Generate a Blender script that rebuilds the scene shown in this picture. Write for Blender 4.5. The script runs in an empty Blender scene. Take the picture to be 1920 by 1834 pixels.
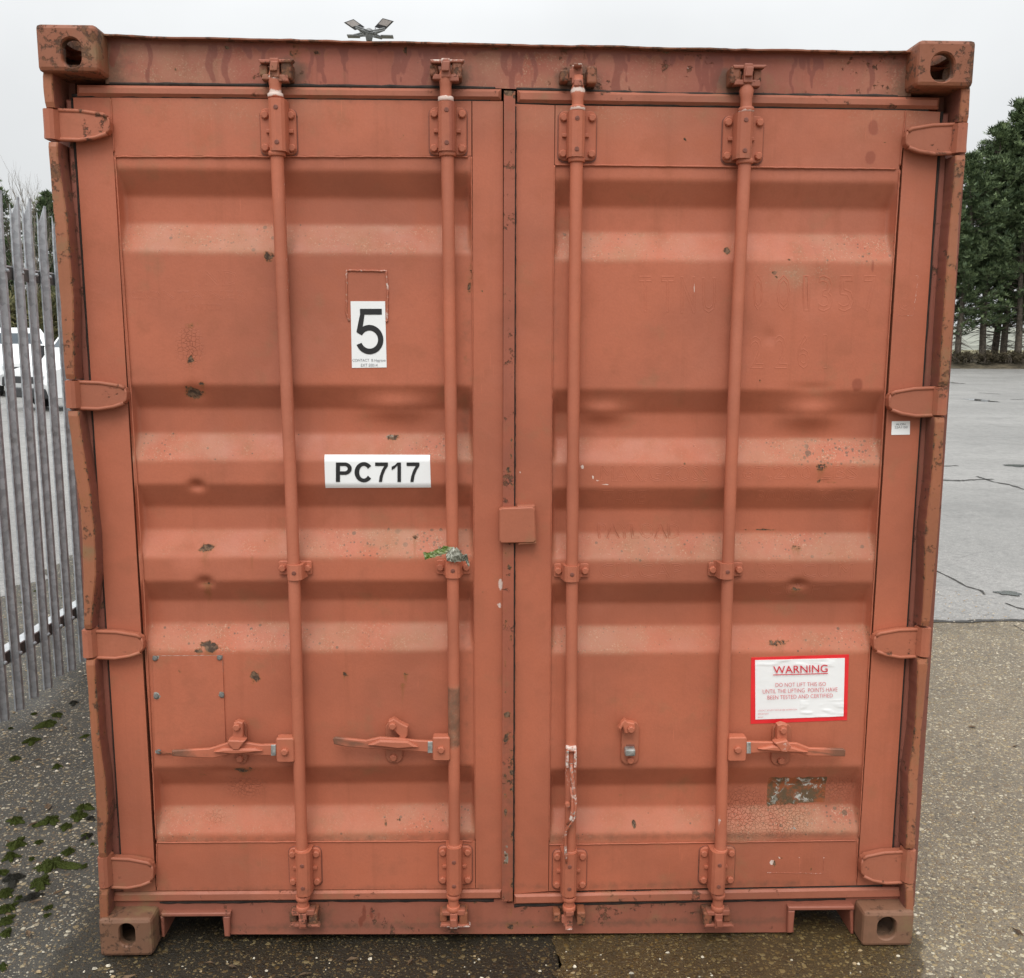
import bpy, bmesh, math, random
import numpy as np
from mathutils import Vector, Matrix, noise

random.seed(7)
rng = np.random.default_rng(11)
S = bpy.context.scene
COL = S.collection

# ------------------------------------------------------------------ camera
CAM = np.array([-0.07315, -2.58348, 1.79595])
YAW, PIT, ROL = 0.02862, -0.15217, 0.00478
F = 1775.0
W0, H0 = 1920.0, 1834.0
def cam_axes():
    cy, sy, cp, sp = math.cos(YAW), math.sin(YAW), math.cos(PIT), math.sin(PIT)
    f = np.array([sy * cp, cy * cp, sp]); r = np.array([cy, -sy, 0.0]); u = np.cross(r, f)
    c, s = math.cos(ROL), math.sin(ROL)
    return r * c + u * s, u * c - r * s, f
AR, AU, AF = cam_axes()
cd = bpy.data.cameras.new('camera'); cam = bpy.data.objects.new('camera', cd); COL.objects.link(cam)
cam.matrix_world = Matrix(((AR[0], AU[0], -AF[0], CAM[0]), (AR[1], AU[1], -AF[1], CAM[1]), (AR[2], AU[2], -AF[2], CAM[2]), (0, 0, 0, 1)))
cd.sensor_fit = 'HORIZONTAL'; cd.sensor_width = 36.0; cd.lens = 36.0 * F / W0
cd.clip_start = 0.05; cd.clip_end = 3000
S.camera = cam

# ------------------------------------------------------------------ world: overcast daylight
SUN_EL, SUN_AZ = math.radians(56), math.radians(190)      # azimuth measured from +Y clockwise
wd = bpy.data.worlds.new('World'); S.world = wd; wd.use_nodes = True
nt = wd.node_tree; nt.nodes.clear()
N = nt.nodes.new; L = nt.links.new
out = N('ShaderNodeOutputWorld'); bg = N('ShaderNodeBackground'); bg.inputs[1].default_value = 0.1
sky = N('ShaderNodeTexSky'); sky.sky_type = 'NISHITA'; sky.sun_disc = False
sky.sun_elevation = SUN_EL; sky.sun_rotation = SUN_AZ; sky.dust_density = 3.0
tc = N('ShaderNodeTexCoord'); sep = N('ShaderNodeSeparateXYZ'); L(tc.outputs['Generated'], sep.inputs[0])
ramp = N('ShaderNodeValToRGB'); L(sep.outputs['Z'], ramp.inputs[0])
cr = ramp.color_ramp
cr.elements[0].position = 0.0; cr.elements[0].color = (0.325, 0.335, 0.34, 1)
cr.elements[1].position = 1.0; cr.elements[1].color = (1.06, 1.08, 1.10, 1)
for p_, v_ in ((0.1, 0.36), (0.3, 0.43), (0.6, 0.72)):
    e_ = cr.elements.new(p_); e_.color = (v_ * .978, v_ * .995, v_, 1)
cn = N('ShaderNodeTexNoise'); cn.inputs['Scale'].default_value = 1.9; cn.inputs['Detail'].default_value = 5
L(tc.outputs['Generated'], cn.inputs['Vector'])
cm = N('ShaderNodeMapRange'); cm.inputs[1].default_value = .3; cm.inputs[2].default_value = .7
cm.inputs[3].default_value = .84; cm.inputs[4].default_value = 1.07; L(cn.outputs[0], cm.inputs[0])
vm = N('ShaderNodeVectorMath'); vm.operation = 'SCALE'; L(ramp.outputs[0], vm.inputs[0]); L(cm.outputs[0], vm.inputs['Scale'])
vs = N('ShaderNodeVectorMath'); vs.operation = 'SCALE'; vs.inputs['Scale'].default_value = 20.0; L(vm.outputs[0], vs.inputs[0])
mx = N('ShaderNodeMix'); mx.data_type = 'RGBA'; mx.inputs[0].default_value = 0.94
L(sky.outputs[0], mx.inputs[6]); L(vs.outputs[0], mx.inputs[7]); L(mx.outputs[2], bg.inputs[0]); L(bg.outputs[0], out.inputs[0])

sl = bpy.data.lights.new('sun', 'SUN'); sl.energy = 1.5; sl.angle = math.radians(34); sl.color = (1, .97, .93)
so = bpy.data.objects.new('sun', sl); COL.objects.link(so)
sdir = Vector((math.sin(SUN_AZ) * math.cos(SUN_EL), math.cos(SUN_AZ) * math.cos(SUN_EL), math.sin(SUN_EL)))
so.rotation_euler = sdir.to_track_quat('Z', 'Y').to_euler(); so.location = (0, -5, 12)

S.view_settings.view_transform = 'Standard'; S.view_settings.look = 'None'
S.view_settings.exposure = 0.2; S.view_settings.gamma = 1.0; S.view_settings.use_curve_mapping = False

# ------------------------------------------------------------------ helpers
def ray(px, py):
    return AR * ((px - W0 / 2) / F) + AU * ((H0 / 2 - py) / F) + AF
def P(px, py, y):                       # photo measurement -> point on the vertical plane at depth y
    q = ray(px, py); return CAM + q * ((y - CAM[1]) / q[1])
def G(px, py, z=0.0):                   # photo measurement -> point on the ground
    q = ray(px, py); return CAM + q * ((z - CAM[2]) / q[2])
def XZ(px, py, y):
    p = P(px, py, y); return float(p[0]), float(p[2])
def lerp(a, b, t): return a + (b - a) * t
def interp(tab, v):
    return float(np.interp(v, [t[0] for t in tab], [t[1] for t in tab]))

def tag(o, label=None, cat=None, group=None, kind=None):
    if label: o['label'] = label
    if cat: o['category'] = cat
    if group: o['group'] = group
    if kind: o['kind'] = kind
    return o
def empty(name, loc=(0, 0, 0), rz=0.0):
    o = bpy.data.objects.new(name, None); COL.objects.link(o); o.location = loc; o.rotation_euler = (0, 0, rz)
    o.empty_display_size = .2
    return o
def link(name, me, mat=None, parent=None):
    o = bpy.data.objects.new(name, me); COL.objects.link(o)
    if mat is not None and not me.materials: me.materials.append(mat)
    if parent is not None: o.parent = parent
    return o
def copy_tree(o, parent=None):
    c = o.copy(); COL.objects.link(c)
    if parent is not None: c.parent = parent
    for ch in list(o.children): copy_tree(ch, c)
    return c

class MB:
    def __init__(s): s.v = []; s.f = []; s.sm = []; s.mi = []
    def add(s, vs, fs, smooth=False, mi=0):
        b = len(s.v); s.v += [tuple(map(float, v)) for v in vs]
        for f in fs: s.f.append([i + b for i in f]); s.sm.append(smooth); s.mi.append(mi)
        return s
    def box(s, x0, x1, y0, y1, z0, z1, b=0.0, M=None):
        vs = [(x, y, z) for x in (x0, x1) for y in (y0, y1) for z in (z0, z1)]
        if b > 0:
            bm = bmesh.new(); bmesh.ops.create_cube(bm, size=1)
            for v in bm.verts: v.co = Vector((lerp(x0, x1, v.co.x + .5), lerp(y0, y1, v.co.y + .5), lerp(z0, z1, v.co.z + .5)))
            bmesh.ops.bevel(bm, geom=bm.edges[:], offset=b, segments=2, affect='EDGES', profile=.5)
            bm.verts.index_update(); vs = [v.co.copy() for v in bm.verts]; fs = [[v.index for v in f.verts] for f in bm.faces]; bm.free()
        else:
            fs = [(0, 1, 3, 2), (4, 6, 7, 5), (0, 4, 5, 1), (2, 3, 7, 6), (0, 2, 6, 4), (1, 5, 7, 3)]
        if M is not None: vs = [M @ Vector(v) for v in vs]
        return s.add(vs, fs)
    def tube(s, pts, rad, n=10, caps=True, smooth=True, flat=1.0):
        pts = [Vector(p) for p in pts]
        if not hasattr(rad, '__len__'): rad = [rad] * len(pts)
        vs = []; fs = []; prev = None
        for i, p in enumerate(pts):
            a = pts[max(i - 1, 0)]; b = pts[min(i + 1, len(pts) - 1)]
            t = (b - a)
            if t.length < 1e-9: t = Vector((0, 0, 1))
            t.normalize()
            if prev is None:
                ref = Vector((0, 0, 1)) if abs(t.z) < .9 else Vector((1, 0, 0))
                u = t.cross(ref).normalized()
            else:
                u = prev - t * prev.dot(t)
                u = u.normalized() if u.length > 1e-6 else t.orthogonal().normalized()
            prev = u; w = t.cross(u)
            for k in range(n):
                an = 2 * math.pi * k / n
                vs.append(p + (u * math.cos(an) + w * math.sin(an) * flat) * rad[i])
        for i in range(len(pts) - 1):
            for k in range(n):
                k2 = (k + 1) % n
                fs.append((i * n + k, i * n + k2, (i + 1) * n + k2, (i + 1) * n + k))
        s.add(vs, fs, smooth)
        if caps:
            b = len(s.v) - len(vs)
            s.f.append([b + k for k in range(n)][::-1]); s.sm.append(False); s.mi.append(0)
            s.f.append([b + (len(pts) - 1) * n + k for k in range(n)]); s.sm.append(False); s.mi.append(0)
        return s
    def plate(s, pts, yf, yb, b=.0015, dome=0.0):
        """outline pts (x,z); front face at yf (towards -Y), back at yb, bevelled front edge"""
        n = len(pts); P2 = [Vector(p) for p in pts]
        area = sum(P2[i].x * P2[(i + 1) % n].y - P2[(i + 1) % n].x * P2[i].y for i in range(n))
        if area < 0: P2 = P2[::-1]
        def off(d):
            r = []
            for i in range(n):
                a, c, e = P2[i - 1], P2[i], P2[(i + 1) % n]
                d1 = (c - a).normalized(); d2 = (e - c).normalized()
                n1 = Vector((-d1.y, d1.x)); n2 = Vector((-d2.y, d2.x))
                m = n1 + n2
                m = m.normalized() if m.length > 1e-6 else n1
                k = max(.35, m.dot(n1)); r.append(c + m * (d / k))
            return r
        i1 = off(b)
        vs = [(p.x, yb, p.y) for p in P2] + [(p.x, yf + b, p.y) for p in P2] + [(p.x, yf, p.y) for p in i1]
        fs = []
        for lv in (0, 1):
            for i in range(n):
                j = (i + 1) % n
                fs.append((lv * n + i, lv * n + j, (lv + 1) * n + j, (lv + 1) * n + i))
        fs.append(tuple(2 * n + i for i in range(n)))
        fs.append(tuple(range(n))[::-1])
        return s.add(vs, fs)
    def grid(s, nu, nv, fn, smooth=True):
        vs = [fn(i / nu, j / nv) for j in range(nv + 1) for i in range(nu + 1)]
        fs = [(j * (nu + 1) + i, j * (nu + 1) + i + 1, (j + 1) * (nu + 1) + i + 1, (j + 1) * (nu + 1) + i) for j in range(nv) for i in range(nu)]
        return s.add(vs, fs, smooth)
    def mesh(s, name):
        me = bpy.data.meshes.new(name); me.from_pydata(s.v, [], s.f); me.update()
        me.polygons.foreach_set('use_smooth', s.sm)
        if any(s.mi): me.polygons.foreach_set('material_index', s.mi)
        return me
    def build(s, name, mat, parent=None):
        me = s.mesh(name)
        if isinstance(mat, (list, tuple)):
            for m in mat: me.materials.append(m)
            return link(name, me, None, parent)
        return link(name, me, mat, parent)

def rr(x0, x1, z0, z1, r, n=4):
    pts = []
    for cx, cz, a0 in ((x1 - r, z1 - r, 0), (x0 + r, z1 - r, 90), (x0 + r, z0 + r, 180), (x1 - r, z0 + r, 270)):
        for k in range(n + 1):
            a = math.radians(a0 + 90 * k / n); pts.append((cx + r * math.cos(a), cz + r * math.sin(a)))
    return pts
def outline(px_pts, y): return [XZ(a, b, y) for a, b in px_pts]
def slab(mb, c, yf, yb, step=.008, wob=0.0):
    """dense front patch between four (x,z) corners TL,TR,BR,BL with sides running back to yb"""
    TL, TR, BR, BL = [Vector(p) for p in c]
    nu = max(2, int((TR - TL).length / step)); nv = max(2, int((BL - TL).length / step))
    def pt(u, v): return TL.lerp(TR, u).lerp(BL.lerp(BR, u), v)
    r = .003
    def f(i, j):
        u, v = i, j; p = pt(u, v)
        return (p.x, yf + (wob * noise.noise((p.x * 4, p.y * 4, 3)) if wob else 0), p.y)
    mb.grid(nu, nv, f)
    for a, b in ((TL, TR), (TR, BR), (BR, BL), (BL, TL)):
        mb.add([(a.x, yf, a.y), (b.x, yf, b.y), (b.x, yb, b.y), (a.x, yb, a.y)], [(0, 1, 2, 3)])
    return mb

def attr(o, name, fn):
    """per-vertex wear mask, fn(X,Y,Z arrays)->values"""
    me = o.data; n = len(me.vertices); co = np.empty(n * 3, np.float32); me.vertices.foreach_get('co', co); co = co.reshape(-1, 3)
    v = fn(co[:, 0], co[:, 1], co[:, 2]).astype(np.float32)
    a = me.attributes.get(name) or me.attributes.new(name, 'FLOAT', 'POINT')
    a.data.foreach_set('value', v)
def blobs(lst, y=.066):
    B = []
    for b in lst:
        x, z = XZ(b[0], b[1], y); k = (b[4] if len(b) > 4 else 1.0)
        B.append((x, z, b[2] / 655.0, b[3] / 655.0, k))
    def fn(X, Y, Z):
        r = np.zeros_like(X)
        for x, z, rx, rz, k in B:
            d = np.sqrt(((X - x) / rx) ** 2 + ((Z - z) / rz) ** 2)
            r = np.maximum(r, k * np.clip(1.5 - d, 0, 1))
        return r
    return fn

# ------------------------------------------------------------------ materials
class Mat:
    def __init__(s, name):
        s.m = bpy.data.materials.new(name); s.m.use_nodes = True; s.t = s.m.node_tree
        s.b = s.t.nodes['Principled BSDF']
        s.co = s.n('ShaderNodeTexCoord').outputs['Object']
    def n(s, t): return s.t.nodes.new(t)
    def l(s, a, b): s.t.links.new(a, b)
    def noise(s, scale, detail=4, rough=.55, vec=None, dist=0.0):
        n = s.n('ShaderNodeTexNoise'); n.inputs['Scale'].default_value = scale; n.inputs['Detail'].default_value = detail
        n.inputs['Roughness'].default_value = rough; n.inputs['Distortion'].default_value = dist
        s.l(vec if vec is not None else s.co, n.inputs['Vector']); return n.outputs[0]
    def vor(s, scale, feature='F1', vec=None, out='Distance', rand=1.0):
        n = s.n('ShaderNodeTexVoronoi'); n.feature = feature; n.inputs['Scale'].default_value = scale
        n.inputs['Randomness'].default_value = rand
        s.l(vec if vec is not None else s.co, n.inputs['Vector']); return n.outputs[out] if out else n
    def map(s, v, a, b, c=0.0, d=1.0):
        n = s.n('ShaderNodeMapRange'); n.interpolation_type = 'SMOOTHSTEP'
        for i, x in enumerate((a, b, c, d)): n.inputs[i + 1].default_value = x
        s.l(v, n.inputs[0]); return n.outputs[0]
    def math(s, op, a, b=None, c=None):
        n = s.n('ShaderNodeMath'); n.operation = op
        for i, x in enumerate((a, b, c)):
            if x is None: continue
            if isinstance(x, (int, float)): n.inputs[i].default_value = x
            else: s.l(x, n.inputs[i])
        return n.outputs[0]
    def mix(s, f, a, b, blend='MIX'):
        n = s.n('ShaderNodeMix'); n.data_type = 'RGBA'; n.blend_type = blend
        for i, x in ((0, f), (6, a), (7, b)):
            if isinstance(x, (int, float)): n.inputs[i].default_value = x
            elif isinstance(x, tuple): n.inputs[i].default_value = (*x, 1)
            else: s.l(x, n.inputs[i])
        return n.outputs[2]
    def scaled(s, sx, sy, sz):
        n = s.n('ShaderNodeVectorMath'); n.operation = 'MULTIPLY'; s.l(s.co, n.inputs[0]); n.inputs[1].default_value = (sx, sy, sz); return n.outputs[0]
    def at(s, name):
        n = s.n('ShaderNodeAttribute'); n.attribute_name = name; return n.outputs['Fac']
    def ramp(s, v, stops, const=False):
        n = s.n('ShaderNodeValToRGB'); cr = n.color_ramp
        if const: cr.interpolation = 'CONSTANT'
        cr.elements[0].position = stops[0][0]; cr.elements[0].color = (*stops[0][1], 1)
        cr.elements[1].position = stops[-1][0]; cr.elements[1].color = (*stops[-1][1], 1)
        for p, c in stops[1:-1]: cr.elements.new(p).color = (*c, 1)
        s.l(v, n.inputs[0]); return n.outputs[0]
    def bump(s, h, dist, strength=1.0, prev=None):
        n = s.n('ShaderNodeBump'); n.inputs['Distance'].default_value = dist; n.inputs['Strength'].default_value = strength
        s.l(h, n.inputs['Height'])
        if prev is not None: s.l(prev, n.inputs['Normal'])
        return n.outputs[0]
    def fin(s, col, rough=.6, normal=None, spec=.5, metal=0.0):
        if isinstance(col, tuple): s.b.inputs['Base Color'].default_value = (*col, 1)
        else: s.l(col, s.b.inputs['Base Color'])
        if isinstance(rough, (int, float)): s.b.inputs['Roughness'].default_value = rough
        else: s.l(rough, s.b.inputs['Roughness'])
        s.b.inputs['Specular IOR Level'].default_value = spec
        s.b.inputs['Metallic'].default_value = metal
        if normal is not None: s.l(normal, s.b.inputs['Normal'])
        return s.m

def paint(name, base, rust=0.0, olive=.25, speck=.0, streak=.3, chalk=.0, dirt=.35, rough=.62):
    m = Mat(name)
    b = np.array(base)
    big = m.noise(2.3, 5); mid = m.noise(11, 6, .6); fine = m.noise(150, 3, .6)
    c = m.mix(m.map(big, .35, .68), tuple(b * np.array((1.05, 1.04, 1.03))), tuple(b * np.array((.80, .82, .84))))
    c = m.mix(m.math('MULTIPLY', m.map(m.noise(1.3, 6, .65, None, .5), .50, .66), .45), c, tuple(b * np.array((1.06, 1.2, 1.35))))
    c = m.mix(m.math('MULTIPLY', m.map(mid, .5, .75), dirt), c, tuple(b * np.array((.72, .80, .78))))
    c = m.mix(m.math('MULTIPLY', m.map(m.noise(5.5, 6, .62), .52, .76), .35 * dirt / .35), c, tuple(b * np.array((1.08, 1.02, .98))))
    # pale rubbed-through bloom and fine tooth
    c = m.mix(m.math('MULTIPLY', m.map(fine, .35, .7), .16), c, tuple(b * .7))
    c = m.mix(m.math('MULTIPLY', m.map(m.noise(420, 2), .6, .8), .12), c, tuple(np.minimum(b * 1.5, .9)))
    # faint vertical run marks
    st = m.noise(1.0, 4, .6, m.scaled(26, 26, 1.1))
    c = m.mix(m.math('MULTIPLY', m.map(st, .54, .72), streak * .5), c, tuple(b * np.array((.6, .62, .55))))
    if olive:
        ol = m.map(m.math('MULTIPLY', m.noise(7, 6, .65), 1.0), .55, .74)
        c = m.mix(m.math('MULTIPLY', ol, olive), c, (.20, .135, .065))
    # scattered flecks
    v = m.vor(40, out=None); d = v.outputs['Distance']; rc = v.outputs['Color']
    sr = m.n('ShaderNodeSeparateColor'); m.l(rc, sr.inputs[0])
    spm = m.math('ADD', m.at('speck'), speck)
    sz = m.math('MULTIPLY', m.math('POWER', sr.outputs[0], 2.2), m.math('MULTIPLY', spm, .34))
    dots = m.math('LESS_THAN', d, m.math('SUBTRACT', sz, .05))
    c = m.mix(m.math('MULTIPLY', dots, .8), c, (.085, .05, .032))
    v2 = m.vor(105, out=None); s2 = m.n('ShaderNodeSeparateColor'); m.l(v2.outputs['Color'], s2.inputs[0])
    d2 = m.math('LESS_THAN', v2.outputs['Distance'], m.math('MULTIPLY', m.math('SUBTRACT', m.math('MULTIPLY', s2.outputs[0], spm), .38), .6))
    c = m.mix(m.math('MULTIPLY', d2, .75), c, (.10, .06, .038))
    # lichen / road film on the up-facing ribs
    lm = m.math('MULTIPLY', m.map(m.math('ADD', m.noise(230, 3, .7), m.math('MULTIPLY', m.noise(22, 5, .65), .55)), .80, .98), m.at('film'))
    c = m.mix(m.math('MULTIPLY', lm, .8), c, m.mix(m.map(m.noise(120, 3), .42, .6), (.20, .14, .08), (.54, .36, .25)))
    c = m.mix(m.math('MULTIPLY', m.math('MULTIPLY', m.at('film'), m.map(m.noise(9, 4), .3, .65)), .7), c, (.385, .20, .12))
    # rust runs and hairline scratches
    c = m.mix(m.math('MULTIPLY', m.map(m.math('ADD', m.at('run'), m.math('MULTIPLY', m.math('SUBTRACT', m.noise(1, 5, .65, m.scaled(90, 90, 9)), .5), 1.1)), .25, .9), .7), c, (.22, .088, .026))
    scr = m.math('MULTIPLY', m.map(m.noise(1, 2, .5, m.scaled(520, 520, 9)), .735, .76), m.map(m.noise(4, 3), .5, .6))
    c = m.mix(m.math('MULTIPLY', scr, .5), c, tuple(np.minimum(b * 1.75, .8)))
    # soot / soil, also the shade painted inside the casting cavities and behind the rods
    gm = m.map(m.math('ADD', m.at('soil'), m.math('MULTIPLY', m.math('SUBTRACT', m.noise(34, 5, .65), .5), .9)), .3, .95)
    c = m.mix(m.math('MULTIPLY', gm, .75), c, (.09, .058, .036))
    # drip marks where wet ran over the paint
    dm = m.map(m.math('ADD', m.at('damp'), m.math('MULTIPLY', m.math('SUBTRACT', m.noise(60, 3), .5), .5)), .34, .72)
    c = m.mix(m.math('MULTIPLY', dm, .66), c, tuple(b * np.array((.55, .43, .42))))
    # bare grey metal
    gr = m.map(m.math('ADD', m.at('bare'), m.math('MULTIPLY', m.math('SUBTRACT', m.noise(46, 6, .7), .5), 1.3)), .52, .6)
    c = m.mix(gr, c, m.mix(m.map(m.noise(75, 5), .42, .6), (.20, .17, .13), (.34, .34, .31)))
    # old label residue
    c = m.mix(m.map(m.at('residue'), .4, .6), c, m.mix(m.map(m.noise(24, 6, .65), .42, .62), (.115, .075, .04), (.30, .085, .03)))
    c = m.mix(m.map(m.math('ADD', m.math('MULTIPLY', m.at('residue'), .5), m.math('MULTIPLY', m.math('SUBTRACT', m.noise(30, 7, .72, None, .8), .5), 1.9)), .58, .66), c, m.mix(m.map(m.noise(90, 4), .4, .6), (.24, .23, .19), (.50, .49, .45)))
    # pale scuffs
    wm = m.map(m.math('ADD', m.math('ADD', m.at('scuff'), chalk), m.math('MULTIPLY', m.math('SUBTRACT', m.noise(70, 5, .7), .5), 1.1)), .62, .8)
    c = m.mix(m.math('MULTIPLY', wm, .85), c, (.68, .58, .52))
    # rust and chipped paint
    rn = m.math('MULTIPLY', m.math('SUBTRACT', m.noise(44, 8, .74, None, .6), .5), 2.9)
    ra = m.math('ADD', m.at('rust'), rn)
    halo = m.map(ra, .42, .8)
    c = m.mix(m.math('MULTIPLY', halo, .5), c, (.27, .11, .035))
    core = m.map(ra, .74, .84)
    c = m.mix(core, c, m.mix(m.map(m.noise(110, 4), .4, .62), (.055, .033, .022), (.17, .10, .06)))
    if rust:
        g = m.map(m.math('ADD', m.noise(36, 8, .72), m.math('MULTIPLY', m.noise(6, 3), .5)), .90 - rust * .3, .96 - rust * .3)
        c = m.mix(m.math('MULTIPLY', g, .85), c, m.mix(m.map(m.noise(90, 3), .4, .6), (.06, .034, .022), (.15, .07, .035)))
        core = m.math('MAXIMUM', core, g)
    h = m.math('ADD', m.math('MULTIPLY', fine, .25), m.math('MULTIPLY', m.noise(26, 4), .6))
    h = m.math('SUBTRACT', h, m.math('MULTIPLY', core, 1.2))
    cr_ = m.map(m.vor(95, 'DISTANCE_TO_EDGE'), 0.0, .07)
    h = m.math('ADD', h, m.math('MULTIPLY', m.math('MULTIPLY', cr_, m.at('craze')), 1.6))
    nb = m.bump(h, .0016, .8)
    r = m.map(m.math('ADD', mid, m.math('MULTIPLY', dm, -.6)), .2, .8, rough - .16, rough + .14)
    r = m.math('ADD', r, m.math('MULTIPLY', core, .25))
    return m.fin(c, r, nb, .42)

RED = (.422, .124, .066)
M = {}
M['paint'] = paint('red_oxide_paint', RED, olive=.28, dirt=.5, streak=.4)
M['paint_seal'] = paint('cracked_brown_seal', (.27, .092, .062), rust=.2, olive=.3, dirt=.6)
M['paint_pink'] = paint('faded_red_paint', (.445, .134, .073), olive=.12, dirt=.3, streak=.1)
M['paint_brown'] = paint('brown_worn_paint', (.255, .088, .044), rust=.46, olive=.75, dirt=.8)
M['paint_post'] = paint('rusty_orange_paint', (.32, .112, .054), rust=.24, olive=.7)
M['paint_recess'] = paint('soiled_shaded_red_paint', (.21, .072, .048), rust=.16, olive=.3)  # grimy recess colour, also painting shadow gaps round the brackets
M['paint_sill'] = paint('dusty_red_paint', (.30, .098, .060), rust=.10, olive=.5, streak=.5)
M['paint_strip'] = paint('worn_seam_paint', (.32, .092, .052), olive=.3, dirt=.8, rust=.16)
M['paint_header'] = paint('streaked_header_paint', (.325, .094, .058), olive=.42, dirt=.6, streak=1.0, rust=.06)
M['paint_lower_casting'] = paint('mossy_brown_paint', (.205, .098, .056), rust=.36, olive=.95, dirt=.8)
M['paint_cam'] = paint('grimy_cam_paint', (.33, .105, .062), olive=.4, dirt=.9, rust=.22)
M['paint_side'] = paint('side_wall_paint', (.38, .125, .075), rust=.2)

def simple(name, col, rough=.6, ns=30, amp=.25, metal=0.0, bump=.0, spec=.5):
    m = Mat(name); c = np.array(col)
    k = m.mix(m.map(m.noise(ns, 5), .3, .7), tuple(c * (1 - amp)), tuple(np.minimum(c * (1 + amp), 1)))
    nb = m.bump(m.noise(ns * 4, 4), bump) if bump else None
    return m.fin(k, rough, nb, spec, metal)
M['rubber'] = simple('black_rubber', (.026, .018, .014), .9, 40, .4, bump=.001)
M['dark'] = simple('dark_gap_shade', (.01, .009, .009), .9)  # near-black colour paints the shade under the floor and behind door gaps
M['steel'] = simple('worn_grey_steel', (.36, .36, .34), .5, 60, .35, .6, bump=.0008)
M['white'] = simple('white_vinyl', (.80, .81, .81), .42, 4, .03)
M['black_ink'] = simple('black_ink', (.012, .012, .013), .45, 8, .1)
M['grey_ink'] = simple('grey_ink', (.25, .26, .27), .5, 8, .1)
M['red_ink'] = simple('red_ink', (.62, .03, .05), .45, 8, .05)
M['red_vinyl'] = simple('red_vinyl', (.72, .022, .028), .38, 6, .08)

def galv():
    m = Mat('galvanised_steel')
    v = m.vor(46, out='Color'); s = m.n('ShaderNodeSeparateColor'); m.l(v, s.inputs[0])
    c = m.mix(m.map(s.outputs[0], 0, 1), (.29, .312, .33), (.42, .447, .467))
    st = m.noise(1, 4, .6, m.scaled(8, 8, 30)); c = m.mix(m.math('MULTIPLY', m.map(st, .5, .7), .4), c, (.45, .48, .49))
    c = m.mix(m.math('MULTIPLY', m.map(m.noise(9, 5), .52, .7), .5), c, (.15, .15, .14))
    return m.fin(c, .5, m.bump(m.noise(40, 3), .001), .5, .15)
M['galv'] = galv()

def aggregate(name, matrix, light, dark_amt, wet, tone=(1, 1, 1), chips=1.0):
    """asphalt / concrete with exposed stone chips"""
    m = Mat(name)
    wv = m.n('ShaderNodeVectorMath'); wv.operation = 'ADD'; m.l(m.co, wv.inputs[0])
    nn = m.n('ShaderNodeTexNoise'); nn.inputs['Scale'].default_value = 55; m.l(m.co, nn.inputs['Vector'])
    sc = m.n('ShaderNodeVectorMath'); sc.operation = 'SCALE'; sc.inputs['Scale'].default_value = .012; m.l(nn.outputs['Color'], sc.inputs[0]); m.l(sc.outputs[0], wv.inputs[1])
    vec = wv.outputs[0]
    big = m.map(m.noise(.9, 5), .35, .65); mid = m.map(m.noise(6, 5), .35, .7)
    mt = np.array(matrix)
    c = m.mix(big, tuple(mt * .78), tuple(mt * 1.15))
    c = m.mix(m.math('MULTIPLY', mid, .5), c, tuple(mt * .62))
    c = m.mix(m.map(m.noise(210, 3, .7), .38, .66), c, m.mix(.5, c, tuple(mt * 2.1)))
    hs = None
    t = np.array(tone)
    pal = [(0, tuple(mt * .55)), (.22, tuple(mt * 1.3)), (.40, tuple(np.array((.19, .13, .075)) * t)), (.52, tuple(np.array((.30, .24, .16)) * t)),
           (.66, tuple(np.array((.40, .31, .17)) * t)), (.78, tuple(np.array((.44, .39, .30)) * t)), (.90, tuple(np.array((.60, .56, .47)) * t)), (1.0, tuple(np.array((.70, .67, .60)) * t))]
    for scale, th, amt in ((150, .52, min(1, light * 1.5)), (95, .50, min(1, light * 1.15)), (54, .46, light)):
        v = m.vor(scale, vec=vec, out=None); s = m.n('ShaderNodeSeparateColor'); m.l(v.outputs['Color'], s.inputs[0])
        size = m.map(s.outputs[1], 0, 1, th * .35, th)
        on = m.math('MULTIPLY', m.math('LESS_THAN', v.outputs['Distance'], size), m.math('LESS_THAN', s.outputs[2], amt * chips))
        c = m.mix(m.math('MULTIPLY', on, .92), c, m.ramp(s.outputs[0], pal))
        h = m.math('MULTIPLY', on, m.math('SUBTRACT', 1.0, v.outputs['Distance']))
        hs = h if hs is None else m.math('ADD', hs, h)
    if dark_amt:
        c = m.mix(m.math('MULTIPLY', m.map(m.noise(2.4, 6, .65), .42, .68), dark_amt), c, tuple(mt * .4))
    # soaked ground, with the container's dark reflection painted into its colour
    wt = m.map(m.math('ADD', m.at('wet_reflection'), m.math('MULTIPLY', m.math('SUBTRACT', m.noise(5, 5), .5), .5)), .35, .65)
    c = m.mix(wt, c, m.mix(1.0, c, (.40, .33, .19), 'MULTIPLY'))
    nb = m.bump(m.math('ADD', m.math('MULTIPLY', hs, .9), m.math('MULTIPLY', m.noise(160, 5, .7), .9)), .006, .9)
    r = m.map(m.math('ADD', m.noise(1.7, 5), m.math('MULTIPLY', wt, .12)), .35, .68, wet[0], wet[1])
    return m.fin(c, r, nb, .55)
M['agg_light'] = aggregate('exposed_aggregate_concrete', (.150, .121, .082), .84, .2, (.5, .25), (.92, .86, .70))
M['agg_dark'] = aggregate('dark_mossy_tarmac', (.044, .040, .031), .30, .4, (.72, .42), (.74, .71, .62))
M['agg_front'] = aggregate('wet_gravelly_tarmac', (.05, .043, .03), .45, .3, (.6, .34), (.85, .8, .6))

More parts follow.
